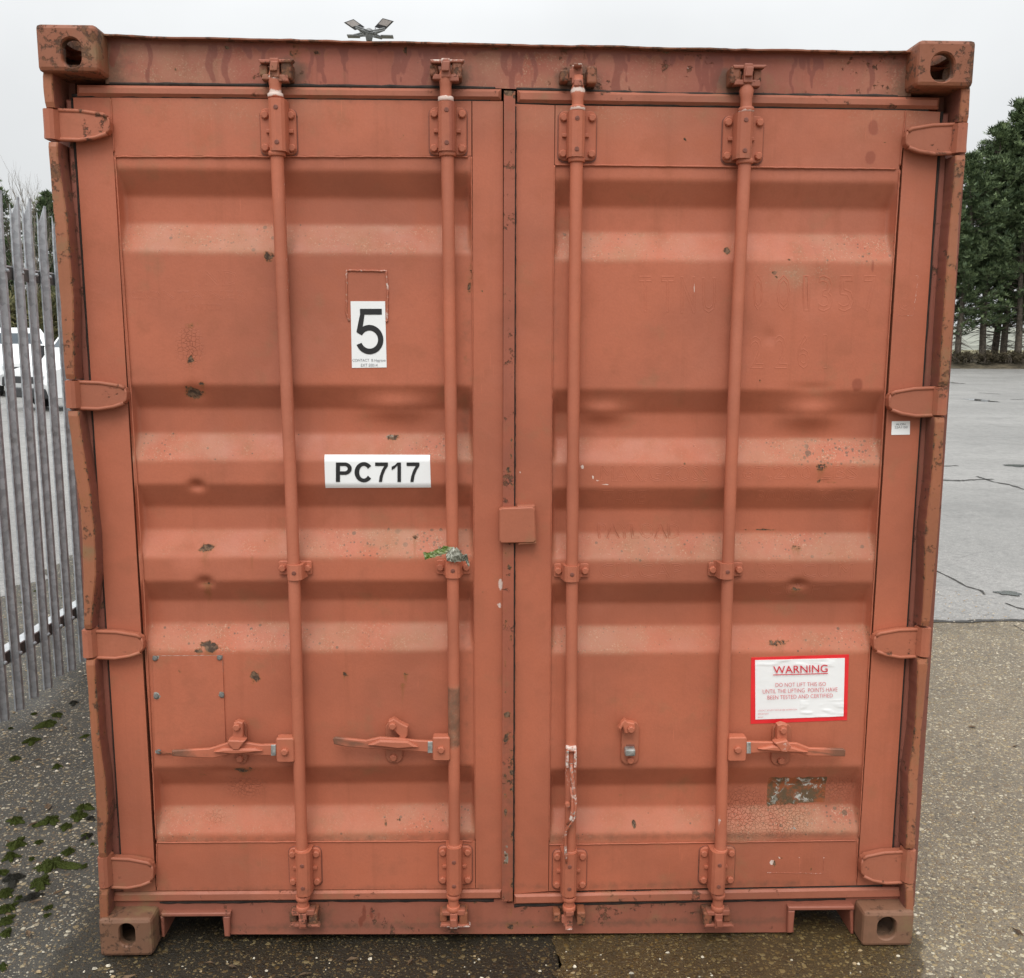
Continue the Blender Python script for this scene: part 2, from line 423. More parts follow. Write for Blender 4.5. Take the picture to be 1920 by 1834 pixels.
def tarmac(name, base, wetb=.3):
    m = Mat(name); b = np.array(base)
    c = m.mix(m.map(m.noise(.22, 6, .6), .35, .66), tuple(b * .8), tuple(b * 1.16))
    c = m.mix(m.math('MULTIPLY', m.map(m.noise(1.6, 7, .72), .5, .72), .3), c, tuple(b * .62))
    v = m.vor(120, out='Color'); s = m.n('ShaderNodeSeparateColor'); m.l(v, s.inputs[0])
    c = m.mix(m.math('MULTIPLY', m.map(s.outputs[0], .45, 1), .45), c, tuple(np.minimum(b * 2.0, .6)))
    c = m.mix(m.math('MULTIPLY', m.map(s.outputs[1], .6, 1), .6), c, tuple(b * .45))
    cr_ = m.map(m.vor(.42, 'DISTANCE_TO_EDGE', vec=m.scaled(1, 1.3, 0)), .0, .006, 1, 0)
    c = m.mix(m.math('MULTIPLY', m.math('MULTIPLY', cr_, m.map(m.noise(.5, 3), .45, .6)), .75), c, (.03, .03, .028))
    c = m.mix(m.math('MULTIPLY', m.map(m.noise(.6, 8, .74, None, .6), .50, .62), .40), c, tuple(b * .55))
    r = m.map(m.noise(2.6, 8, .75), .38, .62, .55, wetb + .08)
    c = m.mix(m.math('MULTIPLY', m.map(m.noise(7, 7, .75), .45, .7), .5), c, tuple(b * .6))
    c = m.mix(m.math('MULTIPLY', m.map(m.noise(28, 5, .7), .55, .75), .4), c, tuple(b * 1.5))
    c = m.mix(m.math('MULTIPLY', m.map(m.noise(17, 7, .8), .53, .62), .55), c, tuple(b * .42))
    nb = m.bump(m.math('ADD', m.noise(90, 4, .7), m.math('MULTIPLY', s.outputs[0], .6)), .003, .6)
    return m.fin(c, r, nb, .5)
M['yard'] = tarmac('weathered_grey_tarmac', (.235, .228, .215))
M['grassland'] = simple('dry_winter_grass', (.17, .15, .075), .9, .7, .4)
M['soil'] = simple('bare_soil_bank', (.085, .068, .042), .95, 3, .45, bump=.02)
M['hill'] = simple('far_hill', (.19, .195, .16), .95, .02, .3)
M['water'] = simple('puddle_water', (.62, .64, .65), .06, 3, .1, .75)  # pale part-metallic colour puts the bright sky reflection into the puddle
M['crackfill'] = simple('crack_grit', (.04, .038, .034), .9, 40, .4)
M['stone'] = simple('pale_flint_chip', (.52, .47, .37), .6, 30, .4)
M['stone2'] = simple('tan_flint_chip', (.30, .22, .12), .6, 30, .4)

def moss_mat():
    m = Mat('moss'); c = m.mix(m.map(m.noise(60, 5), .3, .7), (.026, .036, .008), (.085, .112, .017))
    c = m.mix(m.map(m.noise(14, 4), .5, .75), c, (.05, .045, .018))
    return m.fin(c, .9, m.bump(m.noise(320, 4, .8), .004, 1.0), .2)
M['moss'] = moss_mat()
M['moss_dark'] = simple('dead_dark_moss', (.022, .021, .013), .95, 60, .5, bump=.004)

def leafmat(name, a, b, c3=None):
    m = Mat(name)
    oi = m.n('ShaderNodeObjectInfo')
    k = m.mix(m.at('tint'), a, b)
    k = m.mix(m.math('MULTIPLY', m.map(m.noise(.8, 4), .4, .7), .4), k, c3 or tuple(np.array(a) * .6))
    mm = m.fin(k, .65, None, .3)
    m.b.inputs['Subsurface Weight'].default_value = 0
    return mm
M['cypress'] = leafmat('cypress_foliage', (.052, .082, .040), (.19, .25, .115))
M['ivy'] = leafmat('evergreen_scrub', (.07, .078, .034), (.20, .185, .085), (.16, .115, .055))
M['bramble'] = leafmat('brown_bramble', (.045, .038, .022), (.12, .095, .055))
M['bark'] = simple('grey_brown_bark', (.095, .078, .06), .9, 5, .4, bump=.01)
M['twig'] = simple('pale_bare_twigs', (.17, .145, .115), .9, 8, .35)
M['van_white'] = simple('white_vehicle_paint', (.78, .79, .79), .25, 2, .03)
M['glass'] = simple('vehicle_glass', (.045, .06, .075), .06, 2, .2)
M['plastic'] = simple('black_vehicle_plastic', (.03, .03, .032), .55, 10, .2)
M['tyre'] = simple('tyre_rubber', (.02, .02, .02), .8, 30, .3)
M['lens'] = simple('headlamp_lens', (.55, .58, .6), .1, 6, .2)
M['mast'] = simple('dull_mast_steel', (.20, .205, .205), .55, 6, .2)
M['dull_rivet'] = simple('dull_rivet_steel', (.15, .145, .135), .6, 60, .4, .3)
M['rail_shaded'] = simple('shaded_wet_rail_steel', (.075, .07, .065), .5, 20, .4)  # shade on the wet upright flange painted into its colour
M['rail_top'] = simple('skylit_galvanised_rail', (.56, .58, .59), .4, 20, .12)  # galvanised top flange painted brighter for the light from above
M['lamp_face'] = simple('unlit_lamp_panel', (.42, .38, .36), .4, 6, .1)
M['lamp_dark'] = simple('lamp_driver_box', (.04, .04, .042), .5, 6, .1)

# ================================================================== SETTING
Y_JOIN = float(G(1800, 1166)[1])
def sheet(name, x0, x1, y0, y1, z, mat, n=1, m=1):
    mb = MB(); mb.grid(n, m, lambda u, v: (lerp(x0, x1, u), lerp(y0, y1, v), z))
    o = mb.build(name, mat); tag(o, kind='structure'); return o
sheet('ground', -1500, 1500, -1400, 1600, -.03, M['grassland'])
sheet('tarmac_yard', -120, 160, Y_JOIN - 20, 84, -.012, M['yard'])
# apron in front of / beside the container: three kinds of surface that meet along ragged joins
XD = float(G(1046, 1812)[0])
def jag(x): return .10 * noise.noise((x * 1.1, 1, 0)) + .04 * noise.noise((x * 5, 1, 0)) + .02 * noise.noise((x * 21, 1, 0))
apron = MB()
def ap(u, v):
    x = lerp(XD, 14, u ** 1.6); y = lerp(-7, Y_JOIN, v)
    if u == 0: x += .14 * noise.noise((y * 1.6, 3, 0)) + .06 * noise.noise((y * 7, 3, 2)) + .03 * noise.noise((y * 26, 3, 0)) + .016 * noise.noise((y * 70, 3, 0))
    if v == 1: y += jag(x)
    return (x, y, 0.0)
apron.grid(170, 560, ap); apron = tag(apron.build('concrete_apron', M['agg_light']), kind='structure')
XF = -3.5
strip = MB()
def stp(u, v):
    x = lerp(XF, XD + .4, u); y = lerp(-7, 16, v)
    if u == 0: x += .5 * noise.noise((y * .7, 5, 0)) + .15 * noise.noise((y * 4, 5, 0))
    return (x, y, -.004)
strip.grid(60, 420, stp); strip = tag(strip.build('dark_tarmac_strip', M['agg_dark']), kind='structure')
_g0, _g1 = G(1714, 1780), G(1711, 1834); REFLECTION_SLOPE = float((_g0[0] - _g1[0]) / (_g0[1] - _g1[1]))  # slope of the painted reflection's right edge on the wet ground
def wet_reflection_fn(X, Y, Z):
    xe = 1.235 + np.minimum(Y, 0) * REFLECTION_SLOPE
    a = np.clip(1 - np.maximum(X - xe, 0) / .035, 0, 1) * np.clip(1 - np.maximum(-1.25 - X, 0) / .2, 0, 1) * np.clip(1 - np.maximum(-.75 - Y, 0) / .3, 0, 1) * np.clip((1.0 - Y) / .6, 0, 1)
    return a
attr(apron, 'wet_reflection', wet_reflection_fn); attr(strip, 'wet_reflection', lambda X, Y, Z: .75 * wet_reflection_fn(X + .03, Y, Z))
# dark open joint between concrete and tarmac
jm = MB(); xs = np.linspace(1.2, 14, 520)
jp = [(float(x), Y_JOIN + jag(float(x))) for x in xs]
for (xa, ya), (xb, yb) in zip(jp, jp[1:]):
    w1 = .055 + .05 * abs(noise.noise((xa * 3, 7, 0))); w2 = .055 + .05 * abs(noise.noise((xb * 3, 7, 0)))
    jm.add([(xa, ya - .008, .004), (xb, yb - .008, .004), (xb, yb + w2, -.004), (xa, ya + w1, -.004)], [(0, 1, 2, 3)])
tag(jm.build('surface_joint', M['crackfill']), kind='structure')
def crack(pxs, w, z):
    mb = MB(); pts = [G(a, b) for a, b in pxs]; fine = []
    for a, b in zip(pts, pts[1:]):
        for k in range(8):
            q = a + (b - a) * (k / 8); s = np.linalg.norm(b - a) * .03
            fine.append((q[0] + s * noise.noise((q[0] * 5, q[1] * 5, 1)), q[1] + s * noise.noise((q[0] * 5, q[1] * 5, 9))))
    for (xa, ya), (xb, yb) in zip(fine, fine[1:]):
        d = Vector((xb - xa, yb - ya)); d.normalize(); n = Vector((-d.y, d.x)) * w * (.4 + abs(noise.noise((xa * 8, ya * 8, 2))) * 1.4)
        mb.add([(xa - n.x, ya - n.y, z), (xb - n.x, yb - n.y, z), (xb + n.x, yb + n.y, z), (xa + n.x, ya + n.y, z)], [(0, 1, 2, 3)])
    tag(mb.build('tarmac_crack', M['crackfill']), kind='structure')
crack([(1755, 1068), (1785, 1082), (1812, 1097), (1840, 1105), (1846, 1113)], .012, -.008)
crack([(1885, 1128), (1905, 1136), (1930, 1142)], .012, -.008)
crack([(1832, 892), (1862, 902), (1895, 908), (1925, 918)], .03, -.008)
crack([(1768, 899), (1800, 900), (1832, 898), (1866, 897)], .06, -.008)
crack([(1900, 1172), (1925, 1186)], .006, .003)
crack([(1768, 873), (1800, 872)], .05, -.008)
crack([(1835, 736), (1850, 737), (1880, 739)], .12, -.008)
crack([(1895, 749), (1925, 748)], .10, -.008)
def puddle(px, py, rx, ry):
    c = G(px, py); sx = abs(G(px + rx, py)[0] - c[0]); sy = abs(G(px, py - ry)[1] - c[1])
    mb = MB(); n = 40; pts = []
    for k in range(n):
        a = 2 * math.pi * k / n; r = .75 + .5 * noise.noise((math.cos(a) * 1.6 + px, math.sin(a) * 1.6, 4))
        pts.append((c[0] + sx * r * math.cos(a), c[1] + sy * r * math.sin(a), -.006))
    mb.add(pts, [tuple(range(n))]); tag(mb.build('puddle', M['water']), kind='structure')
puddle(1892, 1110, 26, 6); puddle(1782, 717, 14, 2); puddle(1830, 749, 26, 2); puddle(1915, 872, 40, 3); puddle(1850, 752, 20, 2)
# grassy verge and soil bank behind the yard on the far side
bank = MB()
def bk(u, v):
    x = lerp(-160, 190, u); y = lerp(73, 84, v)
    z = -.02 + 1.0 * math.sin(min(v * 1.8, 1) * math.pi / 2) * (1 if v < .7 else 1 - (v - .7) * 2.2) + .35 * noise.noise((x * .35, y * .5, 2)) * min(1, v * 5)
    return (x, y, max(z, -.02) if v > 0 else -.02)
bank.grid(300, 14, bk); tag(bank.build('soil_bank', M['soil']), kind='structure')
hl = MB()
def hf(u, v):
    x = lerp(-1100, 1300, u); y = lerp(420, 900, v)
    return (x, y, -1 + math.sin(v * math.pi / 2) * (17 + 9 * noise.noise((x * .004, 2, 0)) + 3 * noise.noise((x * .03, 5, 0))))
hl.grid(240, 8, hf); tag(hl.build('hills', M['hill']), kind='structure')

# loose flint chips lying on the near ground (nobody could count them)
def chips(name, mat, n, xr, yr, s0, s1, keep):
    mb = MB()
    for _ in range(n):
        x = random.uniform(*xr); y = random.uniform(*yr)
        if not keep(x, y): continue
        s = s0 + (s1 - s0) * random.random() ** 3; a = random.random() * 6.28; e = random.uniform(.45, .9)
        vs = []
        for k in range(5):
            t = a + k * 1.2566; r = s * random.uniform(.7, 1.1); q = Vector((math.cos(t) * r, math.sin(t) * r * e))
            vs.append((x + q.x, y + q.y, -.001))
        top = [(x + (vx - x) * .6 + random.uniform(-.1, .1) * s, y + (vy - y) * .6, s * random.uniform(.15, .5)) for vx, vy, _z in vs]
        mb.add(vs + top, [(k, (k + 1) % 5, 5 + (k + 1) % 5, 5 + k) for k in range(5)] + [(5, 6, 7, 8, 9)])
    return tag(mb.build(name, mat), kind='stuff')
out_c = lambda x, y: not (-1.23 < x < 1.23 and 0 < y < 6.1)
chips('gravel', M['stone'], 5200, (-3.4, 3.6), (-.6, 4.2), .0025, .010, out_c)
chips('gravel', M['stone2'], 5200, (-3.4, 3.6), (-.6, 4.2), .0025, .009, out_c)
# ================================================================== SHIPPING CONTAINER
C = empty('shipping_container')
tag(C, 'worn red oxide steel shipping container with its doors shut, standing on the wet ground', 'shipping container')
YH, YD, YO, YI, YR = .075, .066, .068, .106, .036

# ---- corner castings (hollow blocks with apertures)
def casting(name, x0, x1, z0, z1, hole, top, outer):
    def tmp(mb): return link('tmp', mb.mesh('tmp'))
    dpt = .178; t = .026
    body = tmp(MB().box(x0, x1, 0, dpt, z0, z1, .011))
    cav = tmp(MB().box(x0 + t, x1 - t, t, dpt - t, z0 + t, z1 - t))
    hx, hz, hw, hh = hole
    def stad(cx, cz, w, h, n=8): return rr(cx - w, cx + w, cz - h, cz + h, min(w, h) * .96, n)
    cuts = [cav]
    m = MB(); pts = stad(hx, hz, hw, hh); n = len(pts)          # front aperture, chamfered lip
    loops = [(1.10, -.01), (1.10, -.0005), (1.0, .005), (1.0, t + .01)]
    for k, y in loops: m.v += [(hx + (a - hx) * k, y, hz + (b - hz) * k) for a, b in pts]
    for q in range(3):
        for i in range(n): m.f.append([q * n + i, q * n + (i + 1) % n, (q + 1) * n + (i + 1) % n, (q + 1) * n + i]); m.sm.append(False); m.mi.append(0)
    m.f.append(list(range(n))[::-1]); m.f.append([3 * n + i for i in range(n)]); m.sm += [False] * 2; m.mi += [0] * 2
    cuts.append(tmp(m))
    ox = x1 if outer > 0 else x0; xc = (x0 + x1) / 2
    def prism(pts, a, b):
        m = MB(); n = len(pts); m.v += [a(p) for p in pts] + [b(p) for p in pts]
        m.f += [[i, (i + 1) % n, n + (i + 1) % n, n + i] for i in range(n)] + [list(range(n))[::-1], [n + i for i in range(n)]]
        m.sm += [False] * (n + 2); m.mi += [0] * (n + 2); return tmp(m)
    zc = (z0 + z1) / 2
    cuts.append(prism(stad(.09, zc, .038, .026), lambda p: (ox - .05, p[0], p[1]), lambda p: (ox + .02, p[0], p[1])))
    if top: cuts.append(prism(stad(xc, .09, .032, .058), lambda p: (p[0], p[1], z1 - .05), lambda p: (p[0], p[1], z1 + .02)))
    for c in cuts:
        bm = bmesh.new(); bm.from_mesh(c.data); bmesh.ops.recalc_face_normals(bm, faces=bm.faces); bm.to_mesh(c.data); bm.free()
        md = body.modifiers.new('b', 'BOOLEAN'); md.operation = 'DIFFERENCE'; md.object = c; md.solver = 'EXACT'
    bpy.context.view_layer.update()
    me = bpy.data.meshes.new_from_object(body.evaluated_get(bpy.context.evaluated_depsgraph_get()))
    for c in cuts + [body]: bpy.data.objects.remove(c)
    return me
def cpx(l, r, t_, b_, h):
    x0 = XZ(l, (t_ + b_) / 2, 0)[0]; x1 = XZ(r, (t_ + b_) / 2, 0)[0]; z1 = XZ((l + r) / 2, t_, 0)[1]; z0 = XZ((l + r) / 2, b_, 0)[1]
    hx0, hz1 = XZ(h[0], h[2], 0); hx1, hz0 = XZ(h[1], h[3], 0)
    return x0, x1, z0, z1, ((hx0 + hx1) / 2, (hz0 + hz1) / 2, (hx1 - hx0) / 2, (hz1 - hz0) / 2)
CAST = []
for (l, r, t_, b_, h, top, outer, lab) in (
        (67, 181, 44, 134, (113, 153, 70, 126), True, -1, None), (1722, 1829, 74, 162, (1748, 1788, 98, 154), True, 1, None),
        (185, 285, 1725, 1793, (222, 254, 1733, 1775), False, -1, 'moss-stained lower corner casting'), (1618, 1714, 1711, 1779, (1647, 1679, 1721, 1762), False, 1, 'moss-stained lower corner casting')):
    x0, x1, z0, z1, hole = cpx(l, r, t_, b_, h)
    if not top: z0 = 0.002
    me = casting('corner_casting', x0, x1, z0, z1, hole, top, outer)
    o = link('corner_casting', me, M['paint_brown' if top else 'paint_lower_casting'], C); CAST.append((x0, x1, z0, z1))
    attr(o, 'soil', lambda X, Y, Z: 1.3 * ((Y > .02) & (Y < .17) & (X > x0 + .02) & (X < x1 - .02) & (Z > z0 + .02) & (Z < z1 - .02)))  # cavity painted dark to stand for the shade inside
    if lab: tag(o, lab)
    q = o.copy(); COL.objects.link(q); q.scale = (1, -1, 1); q.location = (0, 6.058, 0); q.parent = C

# ---- body behind the doors: walls, roof, rails, floor
XL, XR = -1.19, 1.19; ZT = XZ(960, 84, YH)[1] - .004
def corr_wall(name, xs, sgn):
    mb = MB(); ys = []; y = .16; k = 0
    while y < 5.9:
        for dy, d in ((0, 0), (.07, 0), (.14, 1), (.21, 1)): ys.append((y + dy, d))
        y += .28
    ys.append((5.92, 0))
    vs = [(xs - sgn * .036 * d, yy, z) for z in (.15, 2.48) for yy, d in ys]; n = len(ys)
    mb.add(vs, [(i, i + 1, n + i + 1, n + i) for i in range(n - 1)])
    return mb.build(name, M['paint_side'], C)
corr_wall('side_wall', XL - .01, -1); corr_wall('side_wall', XR + .01, 1)
for xs in (-1, 1):
    xa = XL if xs < 0 else XR
    MB().box(min(xa, xa + xs * -.05), max(xa, xa + xs * -.05), .16, 5.9, .02, .17, .004).build('bottom_side_rail', M['paint_side'], C)
    MB().box(min(xa, xa + xs * -.05), max(xa, xa + xs * -.05), .16, 5.9, 2.46, 2.545, .004).build('top_side_rail', M['paint_side'], C)
    MB().box(min(xa, xa - xs * .1), max(xa, xa - xs * .1), 5.92, 6.03, .11, 2.48, .004).build('corner_post', M['paint_side'], C)
rf = MB()
rf.grid(6, 90, lambda u, v: (lerp(-1.19, 1.19, u), lerp(.11, 5.95, v), 2.535 + .012 * (1 if int(v * 90) % 4 < 2 else 0)), False)
rf.build('roof', M['paint_side'], C)
MB().box(-1.17, 1.17, 5.95, 6.0, .1, 2.54).build('end_wall', M['paint_side'], C)
MB().box(-1.13, 1.13, .32, 5.9, .135, .165).build('floor', M['dark'], C)
MB().box(-1.12, 1.12, .108, .13, .14, 2.40).build('door_gap_shade_backing', M['dark'], C)

M['paint_hinge'] = paint('hinge_paint', (.375, .118, .064), rust=.12, olive=.35, dirt=.5)
# ---- header, roof edge and rain lip
hd = MB()
hp = [(200, 67), (290, 71), (400, 74), (640, 79), (960, 86), (1280, 92), (1500, 97), (1705, 99)]
hb = [(205, 157), (640, 162), (940, 166), (1280, 177), (1705, 181)]
def hfun(u, v):
    px = lerp(198, 1708, u); yt = interp(hp, px) + 2; yb_ = interp(hb, px)
    x, z = XZ(px, lerp(yt, yb_, v), YH); return (x, YH, z)
hd.grid(300, 22, hfun)
header = hd.build('door_header', M['paint_header'], C)
re_ = MB(); pr = None
for px in np.linspace(193, 1712, 160):
    x, z = XZ(px, interp(hp, px) - 1.5, .06); z += .0035 * noise.noise((x * 6, 2, 0)) + .002 * noise.noise((x * 30, 4, 0))
    if pr:
        (xa, za) = pr
        re_.add([(xa, .05, za), (x, .05, z), (x, .05, z - .004), (xa, .05, za - .004), (xa, .16, za - .004), (x, .16, z - .004), (x, .16, z + .001), (xa, .16, za + .001)],
                [(0, 1, 2, 3), (3, 2, 5, 4), (0, 7, 6, 1)])
    pr = (x, z)
re_.build('roof_edge', M['paint_brown'], C)
def damp_header(X, Y, Z):
    r = np.zeros_like(X); zt = np.interp(X, [XZ(p, 0, YH)[0] for p, _ in hp], [XZ(p, q, YH)[1] for p, q in hp])
    for i in range(64):
        x = random.uniform(-1.05, 1.05); w = random.uniform(.004, .016); ln = random.choice((.02, .03, .05, .08, .11, .13))
        d = (zt - Z); ww = w * np.clip(1.25 - .7 * d / ln, .25, 1)
        r = np.maximum(r, np.clip(1.4 - np.abs(X - x - .006 * np.sin(Z * 60 + i)) / ww, 0, 1) * np.clip((ln - d) / .02 + .5, 0, 1))
    r = np.maximum(r, np.clip(1.35 - (zt - Z) / .022, 0, 1))
    return r * .9
attr(header, 'damp', damp_header)
_hs = blobs([(540, 138, 40, 30, .95), (845, 140, 42, 30, .9), (1085, 150, 44, 28, 1), (1370, 150, 34, 26, .9)], YH)
attr(header, 'soil', lambda X, Y, Z: np.maximum(_hs(X, Y, Z), np.clip((np.abs(X) - .93) / .16, 0, .75)))
attr(header, 'rust', blobs([(425, 90, 6, 4), (930, 90, 8, 6), (330, 130, 4, 3), (760, 95, 5, 8), (1250, 96, 8, 4), (560, 95, 30, 14, .55), (600, 100, 20, 12, .5)], YH))
attr(header, 'film', lambda X, Y, Z: .3 + .3 * np.sin(X * 6 + 1)); attr(header, 'speck', lambda X, Y, Z: .35 + 0 * X)
attr(header, 'scuff', blobs([(1075, 132, 4, 2), (1290, 128, 3, 2), (1380, 132, 3, 2), (640, 110, 5, 12, .35)], YH))
def lip(pts, yf, yb, b, mt='paint_lip'): MB().plate(outline(pts, yf), yf, yb, b).build('door_seal', M[mt], C)
M['paint_lip'] = paint('stained_seal_paint', (.36, .116, .066), olive=.5, rust=.06, speck=.2)
lip([(142, 158), (940, 166), (940, 187), (142, 180)], .060, .10, .008)
lip([(970, 168), (1764, 182), (1762, 204), (970, 192)], .060, .10, .008)
lip([(214, 1675), (941, 1670), (941, 1687), (206, 1693)], .058, .10, .006)
lip([(964, 1679), (1688, 1665), (1694, 1684), (964, 1697)], .058, .10, .006)
lip([(122, 186), (135.5, 186), (230, 1673), (213, 1675)], .070, .112, .005, 'paint_seal')
lip([(1767, 212), (1781, 212), (1689, 1662), (1672, 1664)], .070, .112, .005, 'paint_seal')
for pts in ([(136, 180.5), (520, 184.5), (940, 189)], [(968, 194), (1280, 198.5), (1764, 208)], [(228, 1674), (560, 1669.5), (941, 1668)], [(964, 1677), (1300, 1670), (1672, 1660)],
            [(206, 157.5), (640, 162), (944, 166.5)], [(968, 167.5), (1280, 177), (1704, 181.5)], [(300, 1691.5), (640, 1688), (941, 1687.5)], [(964, 1697.5), (1300, 1689), (1600, 1684.5)],  # beads on this line are added to darken the crevices along the lips
            [(135, 184), (181, 880), (232, 1672)], [(1765.5, 210), (1718.5, 880), (1668.5, 1660)]):
    mb = MB(); q = []
    for a, b in zip(pts, pts[1:]):
        for k in range(20): q.append(P(a[0] + (b[0] - a[0]) * k / 20, a[1] + (b[1] - a[1]) * k / 20 + random.uniform(-.5, .5), .072))
    k_ = .75 if abs(pts[0][1] - pts[-1][1]) > 900 else 1
    mb.tube(q, [k_ * (.0038 + .0026 * random.random()) for _ in q], 6); mb.build('gasket_gap_line', M['rubber'], C)
# recess of the rear frame beside the doors
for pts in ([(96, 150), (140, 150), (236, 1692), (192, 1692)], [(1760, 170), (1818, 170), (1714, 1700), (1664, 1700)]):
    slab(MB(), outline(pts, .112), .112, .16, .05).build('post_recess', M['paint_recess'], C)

# ---- corner post flanges, bent and dented between the hinges
def post(out_tab, in_tab, segs, side):
    mb = MB()
    for y0, y1 in segs:
        n = max(4, int((y1 - y0) / 9)); vs = []; rows = n + 1
        for i in range(rows):
            py = lerp(y0, y1, i / n); e = min(i, n - i); py_ = py
            xo, z = XZ(interp(out_tab, py), py_, .018); xi, z2 = XZ(interp(in_tab, py), py_, .018); z = (z + z2) / 2
            s = 1 if side < 0 else -1
            jit = .0016 * noise.noise((z * 14, 1, side)); xo += jit; xi += .003 * noise.noise((z * 5, 8, side)) + .0012 * noise.noise((z * 60, 8, side))
            w = abs(xi - xo); c = min(.006, w * .25)
            k = .004 if e == 0 else 0
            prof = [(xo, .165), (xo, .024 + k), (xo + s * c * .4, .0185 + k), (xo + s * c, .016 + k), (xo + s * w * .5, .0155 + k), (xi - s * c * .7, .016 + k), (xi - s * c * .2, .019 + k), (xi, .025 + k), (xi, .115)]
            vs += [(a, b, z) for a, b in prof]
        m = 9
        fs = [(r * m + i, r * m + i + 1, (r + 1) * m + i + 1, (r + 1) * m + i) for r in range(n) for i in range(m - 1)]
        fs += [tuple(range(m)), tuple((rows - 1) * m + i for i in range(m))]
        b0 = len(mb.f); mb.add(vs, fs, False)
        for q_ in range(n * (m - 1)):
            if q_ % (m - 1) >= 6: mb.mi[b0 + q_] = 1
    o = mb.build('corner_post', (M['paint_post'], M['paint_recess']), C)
    n_ = len(o.data.vertices); e_ = np.tile([.1, .3, .78, .44, .26, .5, .84, .5, .2], n_ // 9 + 1)[:n_]
    e_ = e_ * (.75 + .45 * np.array([noise.noise((v.co.z * 7, side, 2)) for v in o.data.vertices]))
    attr(o, 'rust', lambda X, Y, Z: e_); attr(o, 'soil', lambda X, Y, Z: .5 * e_ + .28 * np.clip((.7 - Z) / .7, 0, 1))
    return o
LO = [(137, 78), (165, 79), (203, 84), (264, 88), (400, 99), (560, 111), (712, 121), (770, 125), (880, 138), (940, 147), (1000, 152), (1080, 155), (1180, 156), (1238, 159), (1360, 168), (1470, 177), (1600, 183), (1668, 184), (1735, 186)]
LI = [(137, 99), (165, 100), (203, 103), (264, 108), (300, 110), (400, 126), (560, 138), (712, 140), (770, 147), (860, 160), (930, 171), (1000, 179), (1080, 181), (1130, 176), (1180, 172), (1238, 178), (1380, 186), (1460, 198), (1530, 203), (1590, 198), (1612, 200), (1668, 203), (1735, 204)]
RO = [(160, 1822), (226, 1817), (289, 1813), (400, 1800), (460, 1797), (560, 1792), (720, 1780), (782, 1773), (900, 1767), (1000, 1760), (1170, 1745), (1238, 1742), (1290, 1737), (1380, 1728), (1470, 1722), (1592, 1717), (1660, 1715), (1718, 1714)]
RI = [(160, 1802), (226, 1797), (289, 1793), (400, 1782), (460, 1777), (560, 1770), (720, 1760), (782, 1753), (900, 1745), (1000, 1735), (1170, 1727), (1238, 1721), (1290, 1719), (1380, 1713), (1450, 1703), (1530, 1701), (1592, 1698), (1660, 1698), (1718, 1698)]
pl = post(LO, LI, [(134, 201), (266, 711), (771, 1180), (1238, 1608), (1668, 1735)], -1)
pr_ = post(RO, RI, [(160, 228), (291, 724), (783, 1174), (1236, 1592), (1659, 1718)], 1)

# ---- doors: corrugated panel inside a flat frame
PXL = [(296, 'o'), (319, 'o'), (371, 'i'), (422, 'i'), (473, 'o'), (722, 'o'), (766, 'i'), (813, 'i'), (863, 'o'), (908, 'o'), (950, 'i'), (993, 'i'), (1045, 'o'), (1089, 'o'), (1125, 'i'), (1168, 'i'), (1220, 'o'), (1437, 'o'), (1469, 'i'), (1510, 'i'), (1563, 'o'), (1580, 'o')]
PXR = [(310, 'o'), (338, 'o'), (390, 'i'), (438, 'i'), (488, 'o'), (731, 'o'), (775, 'i'), (822, 'i'), (869, 'o'), (915, 'o'), (955, 'i'), (1000, 'i'), (1050, 'o'), (1092, 'o'), (1130, 'i'), (1173, 'i'), (1223, 'o'), (1440, 'o'), (1471, 'i'), (1512, 'i'), (1562, 'o'), (1583, 'o')]
def profile(tab, px):
    r = [(XZ(px, y, YO if k == 'o' else YI)[1], YO if k == 'o' else YI) for y, k in tab]; r.sort(); return r
PRL, PRR = profile(PXL, 540), profile(PXR, 1270)
def depth(x, z):
    t = PRL if x < 0 else PRR; zs = [a for a, _ in t]; ds = [b for _, b in t]
    return (np.interp(z - .004, zs, ds) + np.interp(z, zs, ds) + np.interp(z + .004, zs, ds)) / 3
# dents: (px,py,rx,rz,depth)
DENT = [(370, 910, 13, 9, .016), (352, 1040, 30, 18, .005), (386, 1090, 13, 9, .016), (742, 764, 62, 22, -.022), (1130, 773, 44, 17, -.020), (1522, 777, 52, 24, -.028), (1520, 728, 40, 8, .004),
        (1495, 1095, 16, 9, .016), (1440, 632, 12, 14, .004), (1545, 548, 60, 30, .004), (420, 1445, 26, 10, .004), (365, 735, 18, 16, .007), (1540, 905, 18, 14, .004)]
DW = [(XZ(a, b, .08), rx / 655, rz / 655, d) for a, b, rx, rz, d in DENT]
def surf(X, Z):
    X = np.asarray(X, float); Z = np.asarray(Z, float); s0 = float(np.mean(X))
    Y = depth(s0, Z)
    for (x, z), rx, rz, d in DW: Y = Y + d * np.exp(-((X - x) / rx) ** 2 - ((Z - z) / rz) ** 2)
    return Y + .0012 * np.sin(X * 9 + 1) * np.sin(Z * 5 + 2)
